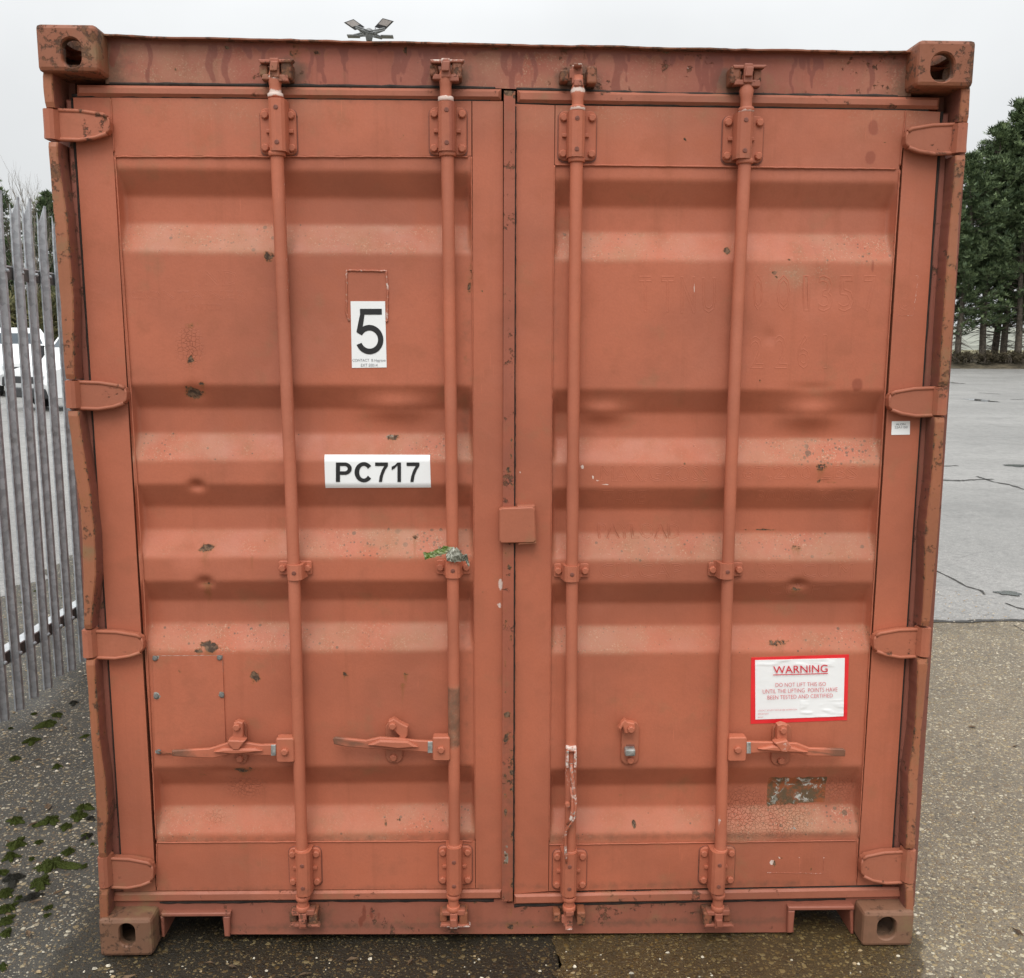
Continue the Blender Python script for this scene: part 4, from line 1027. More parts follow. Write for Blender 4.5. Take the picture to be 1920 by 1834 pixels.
def catch(plate_, bolt, rivet, hasp, lab=None, yf=.008):
    t = tag(empty('handle_catch'), lab); t.parent = C
    x0, y0, x1, y1 = plate_; xa, za = XZ(x0, y0, .058); xb, zb2 = XZ(x1, y1, .058)
    MB().plate(rr(xa, xb, zb2, za, min(.022, (xb - xa) * .48), 7), .058, .068, .002).build('catch_plate', M['paint_hinge'], t)
    o = MB(); o.plate(outline(hasp, .03), .030, .050, .003)
    if yf < .02:
        lo = sorted(hasp, key=lambda p: -p[1])[:5]; cx = sum(p[0] for p in lo) / 5; cy = sum(p[1] for p in lo) / 5
        ang = sorted(lo, key=lambda p: math.atan2(p[1] - cy, p[0] - cx)); o.plate(outline(ang, .01), yf, .032, .003)
    h = o.build('hasp', M['paint_pink'], t); attr(h, 'scuff', lambda X, Y, Z: .34 * (Y < .015) + .22); 
    at_px(BOLT_ME, 'bolt', *bolt, .030, t); at_px(BOLT_ME, 'rivet', *rivet, .0585, t)
    return t
catch((437, 1352, 465, 1432), (444, 1363), (450, 1422), [(438, 1356), (446, 1353), (455, 1356), (455, 1384), (460, 1389), (448, 1406), (437, 1406), (426, 1394), (428, 1388), (436, 1381)], 'catch clasped over the handle below the riveted patch')
catch((722, 1354, 755, 1431), (736, 1361), (738, 1420), [(728, 1353), (738, 1348), (752, 1357), (765, 1363), (764, 1380), (757, 1390), (748, 1391), (749, 1381), (737, 1369), (728, 1367)], 'catch with its hasp swung aside', .02)
catch((1449, 1357, 1481, 1435), (1468, 1369), (1464, 1426), [(1458, 1360), (1467, 1357), (1477, 1360), (1476, 1388), (1484, 1399), (1476, 1411), (1465, 1410), (1452, 1393), (1457, 1387)], 'catch clasped over the handle under the warning sign')
c3 = catch((1166, 1353, 1197, 1434), (1183, 1367), (1182, 1425), [(1163, 1372), (1160, 1366), (1165, 1357), (1172, 1350), (1177, 1354), (1190, 1357), (1192, 1368), (1186, 1377), (1172, 1376), (1168, 1364)], 'empty catch with a worn steel block', .02)
b3 = MB(); b3.box(XZ(1172, 1411, .04)[0], XZ(1191, 1411, .04)[0], .034, .060, XZ(1180, 1417, .04)[1], XZ(1180, 1404, .04)[1], .004); b3.build('catch_block', M['steel'], c3)
b3 = MB(); b3.plate(outline([(1174, 1396), (1190, 1396), (1190, 1405), (1174, 1405)], .0575), .0575, .06, .0005); b3.build('catch_slot', M['paint_recess'], c3)

# ---- riveted repair patch, tie wire
pp = tag(empty('repair_patch'), 'flat rectangular patch riveted over the corrugated panel'); pp.parent = C
pm = slab(MB(), outline([(286.5, 1230), (417, 1229), (424, 1412), (291.5, 1413)], .0655), .0645, .068, .008, .0006).build('patch_sheet', M['paint'], pp)
attr(pm, 'rust', blobs([(337, 1259, 4, 4, .9), (292, 1234, 5, 4, .8), (414, 1232, 5, 4, .8), (380, 1276, 12, 1.2, .4)], .0645)); attr(pm, 'bare', blobs([(291, 1233, 8, 6, .9), (413, 1232, 7, 6, .9), (292, 1305, 8, 8, .9), (417, 1303, 8, 8, .9), (297, 1410, 8, 5, .9)], .0645))
RV = MB(); cyl_y(RV, 0, 0, .001, -.005, .0075, 10, .4); RV_ME = RV.mesh('rivet'); RV_ME.materials.append(M['dull_rivet'])
for q in ((291, 1234), (412, 1233), (293, 1305), (416, 1303), (298, 1409), (421, 1408)): at_px(RV_ME, 'rivet', *q, .0645, pp)
MB().tube([P(298, 1409, .058), P(306, 1411, .05), P(316, 1412, .036), P(326, 1413, .021)], .0016, 6).build('tie_wire', M['paint_brown'], C)

# ---- sill with fork pockets
sill = MB()
for px in ([(212, 1690), (310, 1689), (310, 1716), (212, 1718)], [(310, 1689), (420, 1688), (420, 1717), (310, 1717)], [(420.5, 1688), (950, 1686), (950, 1751), (420.5, 1752)],
           [(950, 1694), (1488, 1688), (1488, 1748), (950, 1751)], [(1488, 1684), (1600, 1682), (1600, 1706), (1488, 1707)], [(1600, 1682), (1692, 1682), (1692, 1706), (1600, 1706)]):
    slab(sill, outline(px, .070), .070, .20, .011, .0012)
silo = sill.build('door_sill', M['paint_sill'], C)
attr(silo, 'soil', lambda X, Y, Z: np.maximum(.62 * np.exp(-((Z - .045) / .022) ** 2), np.maximum.reduce([.8 * np.exp(-((X - x) / .09) ** 2 - ((Z - .08) / .06) ** 2) for x in (-.6, -.17, .18, .62)])))
attr(silo, 'rust', blobs([(960, 1735, 18, 14, .6), (955, 1705, 10, 22, .5), (1000, 1738, 14, 4, .6), (650, 1690, 16, 4, .9), (680, 1685, 8, 8, .9), (890, 1690, 8, 5, .9), (470, 1700, 2, 6, .7), (690, 1725, 2.5, 22, .5), (708, 1720, 2, 22, .5), (650, 1748, 6, 2), (1433, 1704, 4, 5, .6), (1433, 1725, 1, 12, .7), (1445, 1728, 1, 10, .7), (1500, 1700, 1.5, 12, .8), (886, 1742, 3, 4)], .07))
attr(silo, 'damp', blobs([(684, 1712, 4, 18, 1), (676, 1728, 4, 12, 1), (697, 1712, 2.5, 14, .9), (708, 1716, 3, 20, .9), (432, 1700, 3, 10, .8)], .07)); attr(silo, 'scuff', blobs([(700, 1748, 6, 1.5, .8), (760, 1747, 14, 1.5, .6), (1225, 1725, 3, 3, .6)], .07))
for px, yf in (([(302, 1713), (432, 1712), (432, 1719), (302, 1720)], .052), ([(417, 1719.5), (431, 1719.5), (430, 1757), (421, 1757)], .053), ([(300, 1720), (307, 1720), (308, 1758), (303, 1758)], .06),
               ([(1478, 1701), (1602, 1700), (1602, 1707), (1478, 1708)], .052), ([(1478, 1708.5), (1491, 1708.5), (1487, 1750), (1477, 1750)], .053), ([(1594, 1707.5), (1601, 1707.5), (1601, 1752), (1596, 1752)], .06)):
    MB().plate(outline(px, yf), yf, .30, .003).build('fork_pocket_flange', M['paint_sill'], C)
MB().box(-1.1, 1.1, .30, .33, .02, .15).build('cross_member', M['dark'], C)

# ---- signs, lettering and old marks
def text_geo(s, offset=0.0, outline_=False, bevel=0.0, space=1.0):
    cu = bpy.data.curves.new('lettering', 'FONT'); cu.body = s; cu.offset = offset; cu.space_character = space; cu.resolution_u = 4
    if outline_: cu.fill_mode = 'NONE'; cu.bevel_depth = bevel; cu.bevel_resolution = 0; cu.resolution_u = 2
    ob = bpy.data.objects.new('tmp', cu); COL.objects.link(ob); bpy.context.view_layer.update()
    me = bpy.data.meshes.new_from_object(ob.evaluated_get(bpy.context.evaluated_depsgraph_get()))
    n = len(me.vertices); co = np.empty(n * 3); me.vertices.foreach_get('co', co); co = co.reshape(-1, 3)
    fs = [tuple(p.vertices) for p in me.polygons]
    bpy.data.objects.remove(ob); bpy.data.curves.remove(cu); bpy.data.meshes.remove(me)
    return co, fs
def write(s, quad, parent, mat, y=None, eps=.0022, offset=0.0, ghost=0.0, name='lettering', space=1.0, into=None):
    """fit a line of text into four photo-measured corners TL,TR,BR,BL lying on the surface"""
    co, fs = text_geo(s, offset, ghost > 0, .02 if ghost else 0, space)
    lo = co.min(0); hi = co.max(0); u = (co[:, 0] - lo[0]) / (hi[0] - lo[0]); v = (hi[1] - co[:, 1]) / (hi[1] - lo[1])
    yy = y if y is not None else YO
    TL, TR, BR, BL = [np.array(XZ(a, b, yy)) for a, b in quad]
    p = (TL[None] * (1 - u)[:, None] + TR[None] * u[:, None]) * (1 - v)[:, None] + (BL[None] * (1 - u)[:, None] + BR[None] * u[:, None]) * v[:, None]
    Y = surf(p[:, 0], p[:, 1]) if y is None else np.full(len(p), y)
    if ghost: Y = Y - ghost * co[:, 2] / .02
    else: Y = Y - eps
    mb = into or MB(); mb.add(np.stack([p[:, 0], Y, p[:, 1]], -1), fs)
    return mb if into is not None else mb.build(name, mat, parent)
def box_q(x0, x1, y0, y1): return [(x0, y0), (x1, y0), (x1, y1), (x0, y1)]
def sticker(name, quad, mat, parent, y=None, n=26, thick=.0012, wr=0.0, r=0):
    TL, TR, BR, BL = [np.array(XZ(a, b, YO if y is None else y)) for a, b in quad]
    def f(u, v):
        p = (TL * (1 - u) + TR * u) * (1 - v) + (BL * (1 - u) + BR * u) * v
        d = (float(surf(p[0], p[1])) if y is None else y) - thick
        if wr: d -= wr * max(0, noise.noise((p[0] * 26, p[1] * 80, 3))) * (1 if (v > .7 and u > .5) or v < .15 else .12)
        return (p[0], d, p[1])
    mb = MB(); mb.grid(n, n, f)
    e = [f(k / n, 0) for k in range(n)] + [f(1, k / n) for k in range(n)] + [f(1 - k / n, 1) for k in range(n)] + [f(0, 1 - k / n) for k in range(n)]
    m = len(e); mb.add(e + [(a, b + thick + .002, c) for a, b, c in e], [(i, (i + 1) % m, m + (i + 1) % m, m + i) for i in range(m)])
    return mb.build(name, mat, parent)
s5 = sticker('number_sign', [(657.5, 565), (722, 565), (725, 689), (660, 690)], M['white'], C); tag(s5, 'upright white sign reading 5')
# the big 5 drawn as a stroke of constant weight
def five():
    mb = MB(); q = []
    path = [('l', [(.80, .165), (.36, .165), (.245, .545)])]
    def uv(u, v):
        TL, TR, BR, BL = [np.array(XZ(a, b, YO)) for a, b in [(657.5, 565), (722, 565), (725, 689), (660, 690)]]
        p = (TL * (1 - u) + TR * u) * (1 - v) + (BL * (1 - u) + BR * u) * v; return p
    pl1 = [(.255, .125), (.90, .125), (.90, .20), (.365, .20), (.32, .36), (.18, .455), (.155, .452), (.245, .125)]
    poly = [(.265, .122), (.885, .122), (.885, .197), (.385, .197), (.325, .352), (.30, .452), (.155, .462)]
    def emit(loop_o, loop_i):
        n = len(loop_o); vs = []
        for (u, v) in loop_o + loop_i:
            p = uv(u, v); vs.append((p[0], float(surf(p[0], p[1])) - .0021, p[1]))
        mb.add(vs, [(i, i + 1, n + i + 1, n + i) for i in range(n - 1)])
    emit([(.265, .112), (.90, .112)], [(.265, .200), (.90, .200)])
    emit([(.262, .2005), (.15, .462)], [(.395, .2005), (.312, .470)])
    cx, cy, rx, ry = .525, .575, .40, .222; rxi, ryi = .245, .136
    A = [math.radians(a) for a in range(-152, 164, 6)]
    emit([(cx + rx * math.cos(a), cy + ry * math.sin(a)) for a in A], [(cx + rxi * math.cos(a), cy + ryi * math.sin(a)) for a in A])
    return mb.build('lettering', M['black_ink'], s5)
five()
t_ = MB(); write('CONTACT  B Hygrave', box_q(661, 723, 673, 679.5), None, None, into=t_); write('EXT 50014', box_q(677, 708, 682, 687.5), None, None, into=t_); t_.build('small_print', M['grey_ink'], s5)
s7 = sticker('number_sign', [(608, 853), (806, 853.5), (808, 914.5), (610, 915.5)], M['white'], C, n=60); tag(s7, 'wide white sign reading PC717')
def bold(parent):
    mb = MB(); arc = lambda cx, cy, rx, ry, a0, a1, n=18: [(cx + rx * math.cos(math.radians(lerp(a0, a1, k / n))), cy + ry * math.sin(math.radians(lerp(a0, a1, k / n)))) for k in range(n + 1)]
    GL = {'P': [([(0, 1), (0, 0)], [(.26, 1), (.26, 0)]), ([(.26, 1), (.55, 1)], [(.26, .82), (.55, .82)]), ([(.26, .545), (.55, .545)], [(.26, .365), (.55, .365)]), (arc(.55, .6825, .46, .3175, -90, 90), arc(.55, .6825, .20, .1375, -90, 90))],
          'C': [(arc(.52, .5, .52, .52, 38, 322, 30), arc(.52, .5, .26, .325, 32, 328, 30))],
          '7': [([(0, 1), (1, 1)], [(0, .82), (1, .82)]), ([(1, .82), (.80, .62), (.62, .33), (.54, 0)], [(.72, .82), (.52, .60), (.36, .30), (.29, 0)])],
          '1': [([(.62, 1), (.62, 0)], [(1, 1), (1, 0)]), ([(0, .60), (.33, .70), (.62, .86)], [(0, .78), (.36, .87), (.62, 1)])]}
    for ch, x0, x1 in (('P', 630, 659.5), ('C', 665, 698.5), ('7', 703.5, 727.5), ('1', 734.5, 752), ('7', 762.5, 786.5)):
        for a, b in GL[ch]:
            vs = []
            for u, v in a + b:
                x, z = XZ(lerp(x0, x1, u), 903.5 - 36.5 * v, YO); vs.append((x, float(surf(x, z)) - .0026, z))
            n = len(a); mb.add(vs, [(i, i + 1, n + i + 1, n + i) for i in range(n - 1)])
    return mb.build('lettering', M['black_ink'], parent)
bold(s7)
sw = sticker('warning_sign', [(1408.5, 1233), (1591.5, 1227), (1588, 1350), (1407, 1357)], M['red_vinyl'], C, n=44, wr=.002); tag(sw, 'red-bordered white sign reading WARNING')
sticker('sign_face', [(1415.5, 1237.5), (1583.5, 1233.5), (1581, 1342.5), (1416, 1348.5)], M['white'], sw, n=80, thick=.0024, wr=.0022)
t_ = MB()
wq = [(1448.5, 1248), (1550.5, 1245), (1550.5, 1259), (1449.5, 1262)]
write('WARNING', wq, None, None, eps=.0062, offset=.004, into=t_)
for (x0, x1, ya, yb, h, s) in ((1453, 1547, 1279.5, 1277.5, 7.2, 'DO NOT LIFT THIS ISO'), (1429, 1569, 1291.5, 1287.5, 7.6, 'UNTIL THE LIFTING  POINTS HAVE'), (1438, 1560, 1303, 1299, 7.2, 'BEEN TESTED AND CERTIFIED'),
                            (1420.5, 1493, 1329.6, 1327.6, 2.6, 'CONTACT SECURITY FOR FURTHER INFORMATION'), (1420, 1440, 1336, 1335.5, 2.6, 'IMPORTANT'), (1420, 1430, 1342.3, 1342, 2.4, 'FRONT')):
    write(s, [(x0, ya), (x1, yb), (x1, yb + h), (x0, ya + h)], None, None, eps=.0062, offset=-.012, into=t_)
ul = outline([(1448.5, 1263.5), (1551, 1260.8), (1551, 1262.3), (1448.5, 1265)], YO); t_.add([(a, YO - .0062, b) for a, b in ul], [(0, 1, 2, 3)])
t_.build('lettering', M['red_ink'], sw)
st = sticker('stock_tag', [(1672, 790), (1706, 789.5), (1705.5, 815), (1671, 815.5)], M['white'], C, y=YD, n=6); tag(st, 'tiny white tag on the door edge')
t_ = MB(); write('ALON', [(1679, 794), (1697, 793.5), (1697, 797), (1679, 797.5)], None, None, y=YD, offset=.02, into=t_); write('22A1150', [(1677, 799), (1701, 798.7), (1701, 803), (1677, 803.3)], None, None, y=YD, offset=.01, into=t_); t_.build('lettering', M['grey_ink'], st)
# old lettering showing as ridges under the overpaint
G_ = .0005
for s, q in (('T', box_q(1198, 1222, 517, 586)), ('T', box_q(1240, 1264, 517, 586)), ('N', box_q(1276, 1304, 518, 588)), ('U', box_q(1316, 1342, 520, 588)),
             ('O', box_q(1412, 1430, 515, 583)), ('O', box_q(1456, 1482, 515, 584)), ('1', box_q(1506, 1518, 516, 584)), ('3', box_q(1534, 1562, 516, 585)), ('5', box_q(1572, 1602, 516, 585)), ('7', box_q(1620, 1644, 516, 586)),
             ('2', box_q(1406, 1432, 630, 692)), ('2', box_q(1452, 1476, 628, 692)), ('6', box_q(1494, 1518, 626, 692)), ('1', box_q(1542, 1552, 626, 692)),
             ('MAX.GROSS', box_q(1126, 1330, 873, 903)), ('67,200 LBS', box_q(1392, 1608, 873, 903)), ('TARE', box_q(1130, 1212, 920, 948)), ('30,480 KGS', box_q(1420, 1610, 920, 946)),
             ('PAYLOAD', box_q(1124, 1280, 985, 1014)), ('CU.CAP', box_q(1124, 1280, 1056, 1084)), ('33.2 CU.M', box_q(1420, 1600, 1056, 1084)), ('CU.FT', box_q(1440, 1570, 1096, 1120)),
             ('CONTAINER', box_q(244, 464, 545, 562)), ('LIMITED', box_q(348, 416, 570, 582)), ('IND', box_q(372, 446, 508, 536))):
    write(s, q, C, M['paint'], ghost=G_ * (.6 if q[0][0] < 900 else 1), name='old_lettering')
for s, q in (('6', box_q(1684, 1708, 528, 584)),): write(s, q, C, M['paint'], y=YD, ghost=G_, name='old_lettering')
# raised outline left by a former plate above the 5, and on the lower rail
def ridge(pts, y, r): 
    q = [];
    for a, b in zip(pts, pts[1:]):
        n = max(3, int(math.hypot(b[0] - a[0], b[1] - a[1]) / 4))
        q += [P(a[0] + (b[0] - a[0]) * k / n + random.uniform(-.5, .5), a[1] + (b[1] - a[1]) * k / n + random.uniform(-.5, .5), y) for k in range(n)]
    o = MB().tube(q, r, 6).build('sealant_outline', M['paint_pink'], C); attr(o, 'scuff', lambda X, Y, Z: .62 + 0 * X); attr(o, 'rust', lambda X, Y, Z: .32 + 0 * X); return o
ridge([(655, 602), (649, 585), (650, 545), (650, 507), (690, 508), (724, 508), (727, 545), (726, 602), (722, 604)], YO - .001, .0028)
ridge([(1438, 1636), (1543, 1638), (1545, 1603)], YD, .0008); ridge([(1691, 516), (1722, 517), (1712, 592), (1680, 591)], YD, .0007)

# ---- torn foil strip caught on the second bar's clamp: a thing of its own
foil = empty('plastic_scrap', tuple(P(849, 1050, .02))); tag(foil, 'torn silvery-green plastic scrap wedged on a locking bar clamp below the PC717 sign', 'scrap')
def ribbon(name, ctr, mat, n=22, m=5, amp=.008):
    mb = MB(); base = np.array(foil.location)
    pts = [(P((a[0] + b[0]) / 2, (a[1] + b[1]) / 2, y), P(a[0], a[1], y), P(b[0], b[1], y)) for a, b, y in ctr]
    ts = np.linspace(0, len(pts) - 1.001, n)
    def f(u, v):
        t = u * (len(pts) - 1.0001); i = int(t); k = t - i; A = pts[i][1] * (1 - k) + pts[i + 1][1] * k; B = pts[i][2] * (1 - k) + pts[i + 1][2] * k
        p = A * (1 - v) + B * v; h = amp * noise.noise((u * 7, v * 2.5, 3)) + amp * .8 * noise.noise((u * 16, v * 5, 5))
        return tuple(p + np.array([0, -abs(h), h * .5]) - base)
    mb.grid(n * 2, m * 2, f, True); return mb.build(name, mat, foil)
def foilmat(name, a, b):
    m = Mat(name); c = m.mix(m.map(m.noise(38, 4), .4, .62), a, b); return m.fin(c, .33, m.bump(m.noise(60, 5), .006, 1.0), .6, .0)
ribbon('torn_strip', [((793, 1036), (797, 1050), .03), ((806, 1035), (810, 1046), .022), ((818, 1031), (824, 1042), .018), ((832, 1024), (840, 1036), .016), ((850, 1026), (850, 1042), .010)], foilmat('green_plastic', (.36, .37, .22), (.13, .20, .035)))
ribbon('crumpled_foil', [((836, 1042), (838, 1052), .012), ((846, 1026), (846, 1054), .006), ((856, 1026), (856, 1054), .006), ((866, 1038), (868, 1052), .012), ((876, 1040), (872, 1052), .014), ((881, 1062), (878, 1062), .018)], foilmat('silver_plastic', (.42, .42, .35), (.16, .16, .12)), amp=.013)
# ================================================================== MOSS
mossc = [(88, 1357, 110), (107, 1341, 60), (58, 1390, 100), (28, 1422, 60), (107, 1437, 60), (160, 1380, 40), (28, 1539, 90), (93, 1539, 120), (147, 1530, 100), (157, 1514, 80), (123, 1550, 70), (33, 1582, 110), (73, 1579, 50),
         (20, 1606, 110), (128, 1597, 80), (60, 1610, 40), (100, 1622, 170), (157, 1624, 40), (160, 1567, 60), (77, 1655, 110), (3, 1637, 70), (10, 1676, 100), (37, 1684, 60), (13, 1704, 100), (90, 1702, 50), (87, 1716, 40), (10, 1727, 90), (13, 1750, 70), (5, 1812, 60), (173, 1582, 30), (64, 1338, 34), (20, 1365, 30),
         (66, 1108, 20), (118, 1120, 18), (40, 1130, 16)]
darkc = [(24, 1648, 120), (60, 1682, 80), (170, 1534, 50), (163, 1568, 60), (138, 1318, 50)]
def EDGE(a, seed): return max(.2, .66 + .8 * noise.noise((math.cos(a) * 1.4 + seed * 3.1, math.sin(a) * 1.4, seed)) + .42 * noise.noise((math.cos(a) * 4, math.sin(a) * 4, seed)) + .2 * noise.noise((math.cos(a) * 11, math.sin(a) * 11, seed)))
def clump(seed):
    rnd = random.Random(seed); mb = MB(); nr, na = 9, 40
    vs = [(0, 0, .95)]
    for i in range(1, nr + 1):
        r = i / nr
        for k in range(na):
            a = 2 * math.pi * k / na; e = EDGE(a, seed)
            h = max(0.0, (1 - r ** 2.2)) * (.75 + .5 * noise.noise((r * math.cos(a) * 3, r * math.sin(a) * 3, seed + 4))) + .10 * noise.noise((r * math.cos(a) * 11, r * math.sin(a) * 11, seed)) * (r < .95)
            vs.append((math.cos(a) * r * e, math.sin(a) * r * e, max(h, -.02)))
    fs = [(0, 1 + k, 1 + (k + 1) % na) for k in range(na)]
    for i in range(nr - 1):
        for k in range(na): fs.append((1 + i * na + k, 1 + (i + 1) * na + k, 1 + (i + 1) * na + (k + 1) % na, 1 + i * na + (k + 1) % na))
    mb.add(vs, fs, True)
    # tiny upright shoots roughen the outline
    for _ in range(700):
        r = math.sqrt(rnd.random()) * .92; a = rnd.random() * 6.283; e = EDGE(a, seed)
        x, y = math.cos(a) * r * e, math.sin(a) * r * e; z = max(0, 1 - r ** 2.2) * .8; d = rnd.random() * 6.28; w = .018; h = rnd.uniform(.12, .45)
        mb.add([(x - w * math.cos(d), y - w * math.sin(d), z), (x + w * math.cos(d), y + w * math.sin(d), z), (x + rnd.uniform(-.06, .06), y + rnd.uniform(-.06, .06), z + h)], [(0, 1, 2)])
    return mb.mesh('moss_clump')
cm1 = [clump(s) for s in range(9)]
for me in cm1: me.materials.append(M['moss'])
cm2 = [clump(s) for s in (7, 8)]
for me in cm2: me.materials.append(M['moss_dark'])
for lst, mes, nm, lab, grp in ((mossc, cm1, 'moss_clump', 'small bright green moss clump on dark tarmac beside the container', 'moss clumps on the dark tarmac'), (darkc, cm2, 'dead_moss_clump', 'blackish dead moss clump on dark tarmac beside the container', 'dead moss clumps on the dark tarmac')):
    for i, (px, py, w) in enumerate(lst):
        p = G(px, py); q = G(px + w / 6.0, py); r = abs(q[0] - p[0]) * 1.32
        o = bpy.data.objects.new(nm, mes[i % len(mes)]); COL.objects.link(o)
        o.location = (p[0], p[1], -.002); o.scale = (r, r * random.uniform(.8, 1.2), min(.016, r * .42)); o.rotation_euler = (0, 0, random.random() * 6.28)
        tag(o, lab, 'moss', grp)

# ================================================================== PALISADE FENCE
FX = -2.315
fence = empty('palisade_fence', (FX, 1.82, 0)); tag(fence, 'galvanised steel palisade fence with triple pointed pales beside the container', 'fence')
def pale_mesh():
    prof = [(-.035, .006), (-.032, .0), (-.021, .004), (-.010, .026), (.010, .026), (.021, .004), (.032, .0), (.035, .006)]
    zt = [2.395, 2.44, 2.39, 2.475, 2.475, 2.39, 2.44, 2.395]
    mb = MB(); n = len(prof); vs = []
    for z in (.05, .8, 1.6, 2.30): vs += [(o, s, z) for s, o in prof]
    vs += [(o + .003 * (z - 2.3) / .1, s * (1.02 if abs(s) > .015 else .9), z) for (s, o), z in zip(prof, zt)]
    back = [(x - .003, y, z) for x, y, z in vs]; m = len(vs)
    fs = []
    for r in range(4):
        for i in range(n - 1):
            fs.append((r * n + i, r * n + i + 1, (r + 1) * n + i + 1, (r + 1) * n + i)); fs.append((m + r * n + i, m + (r + 1) * n + i, m + (r + 1) * n + i + 1, m + r * n + i + 1))
    for r in range(4):
        for i in (0, n - 1): fs.append((r * n + i, (r + 1) * n + i, m + (r + 1) * n + i, m + r * n + i))
    for i in range(n - 1): fs.append((4 * n + i, 4 * n + i + 1, m + 4 * n + i + 1, m + 4 * n + i))
    mb.add(vs + back, fs); return mb.mesh('pale')
PM = pale_mesh(); PM.materials.append(M['galv'])
for i in range(-5, 34):
    o = bpy.data.objects.new('pale', PM); COL.objects.link(o); o.parent = fence
    o.location = (random.uniform(-.003, .003), i * .145 + random.uniform(-.004, .004), random.uniform(-.012, .012)); o.rotation_euler = (random.uniform(-.006, .006), random.uniform(-.004, .004), random.uniform(-.03, .03))
for z in (.33, 2.12):
    mb = MB(); mb.box(-.009, -.003, -1.0, 5.1, z - .035, z + .022); k_ = len(mb.f); mb.box(-.062, -.0025, -1.0, 5.1, z + .0225, z + .029)
    for q in range(k_, len(mb.f)): mb.mi[q] = 1
    mb.build('rail', (M['rail_shaded'], M['rail_top']), fence)
BM = MB(); BM.tube([(0, 0, 0), (.008, 0, 0), (.012, 0, 0)], [.009, .009, .005], 8, True, False); BME = BM.mesh('bolt'); BME.materials.append(M['galv'])
for i in range(-5, 34):
    for z in (.33, 2.12):
        o = bpy.data.objects.new('bolt', BME); COL.objects.link(o); o.parent = fence; o.location = (.026, i * .145, z)
for y in (-.95, 1.8, 4.55):
    mb = MB(); mb.box(-.16, -.154, y - .05, y + .05, 0, 2.3); mb.box(-.064, -.058, y - .05, y + .05, 0, 2.3); mb.box(-.154, -.064, y - .003, y + .003, 0, 2.3); mb.build('post', M['galv'], fence)

# ================================================================== VANS PARKED BEYOND THE FENCE
def van(loc, rz, prof, w, label, wl, wind, sidew, bumper_z, face_z):
    t = empty('van', loc, rz); tag(t, label, 'van', 'white vans parked beyond the fence')
    def extr(mb, pts, y0, y1, b=.05):
        n = len(pts); tp = .10
        def ring(y, k, ins): 
            r = []
            for x, z in pts:
                s = 1 - tp * max(0, (z - 1.0)) / 1.4
                r.append((x * (1 - ins * .012) , y * s, z - (ins * .03 if z > .6 else -ins * .02)))
            return r
        vs = ring(y0, 0, 1) + ring(y0 * .93, 0, 0) + ring(y1 * .93, 0, 0) + ring(y1, 0, 1)
        fs = [tuple(range(n)), tuple(3 * n + i for i in range(n))[::-1]]
        for q in range(3): fs += [(q * n + i, q * n + (i + 1) % n, (q + 1) * n + (i + 1) % n, (q + 1) * n + i) for i in range(n)]
        mb.add(vs, fs)
    b = MB(); extr(b, prof, -w / 2, w / 2); body = b.build('body', M['van_white'], t)
    def wq(name, pts, mat, parent): return MB().add(pts, [tuple(range(len(pts)))]).build(name, mat, parent)
    (xa, za), (xb, zb) = wind; nx, nz = (za - zb), (xb - xa); ln = math.hypot(nx, nz); nx, nz = -nx / ln * -1, nz / ln
    e = .012; hw = w / 2 * .80; hw2 = w / 2 * .72
    wq('windscreen', [(xa + e * abs(nx), -hw, za + e), (xa + e * abs(nx), hw, za + e), (xb + e * abs(nx), hw2, zb + e), (xb + e * abs(nx), -hw2, zb + e)], M['glass'], t)
    for s in (-1, 1):
        for pts in sidew:
            wq('side_window', [(x, s * (w / 2 * (1 - .10 * max(0, z - 1.0) / 1.4) + .004), z) for x, z in pts], M['glass'], t)
        hx = max(x for x, z in prof)
        MB().box(hx - .32, hx - .02, s * w * .46 - .16 * (s > 0), s * w * .46 + .16 * (s < 0), face_z, face_z + .2, .03).build('headlight', M['lens'], t)
        MB().box(wind[0][0] - .1, wind[0][0] + .08, s * (w / 2 + .02), s * (w / 2 + .24), za + .02, za + .34, .03).build('wing_mirror', M['plastic'], t)
        for x in wl:
            tyre = MB().tube([(x, s * (w / 2 - .22), .33), (x, s * (w / 2 + .012), .33)], [.33, .33], 24).build('wheel', M['tyre'], t)
            MB().tube([(x, s * (w / 2), .33), (x, s * (w / 2 + .02), .33)], [.2, .17], 18).build('rim', M['steel'], tyre)
    hx = max(x for x, z in prof)
    MB().box(hx - .2, hx + .06, -w * .47, w * .47, bumper_z, bumper_z + .26, .04).build('bumper', M['plastic'], t)
    MB().box(hx - .1, hx + .02, -w * .28, w * .28, face_z - .02, face_z + .16, .02).build('grille', M['plastic'], t)
    return t
big_p = [(-2.7, .32), (2.55, .32), (2.66, .7), (2.6, 1.02), (1.75, 1.28), (1.05, 2.15), (.8, 2.32), (-2.6, 2.38), (-2.75, 2.2)]
sml_p = [(-2.2, .3), (2.05, .3), (2.16, .62), (2.1, .92), (1.35, 1.14), (.62, 1.78), (.35, 1.92), (-2.1, 1.95), (-2.25, 1.8)]
v1 = G(40, 741); v2 = G(86, 768)
van((v1[0] - .9, v1[1] + 1.3, 0), math.radians(-48), sml_p, 1.86, 'smaller white van with a low sloping bonnet beyond the fence', (-1.4, 1.35), ((1.28, 1.16), (.66, 1.75)), [[(.55, 1.15), (1.0, 1.15), (.5, 1.68), (.1, 1.68)]], .3, .66).scale = (1.05, 1.08, 1.18)
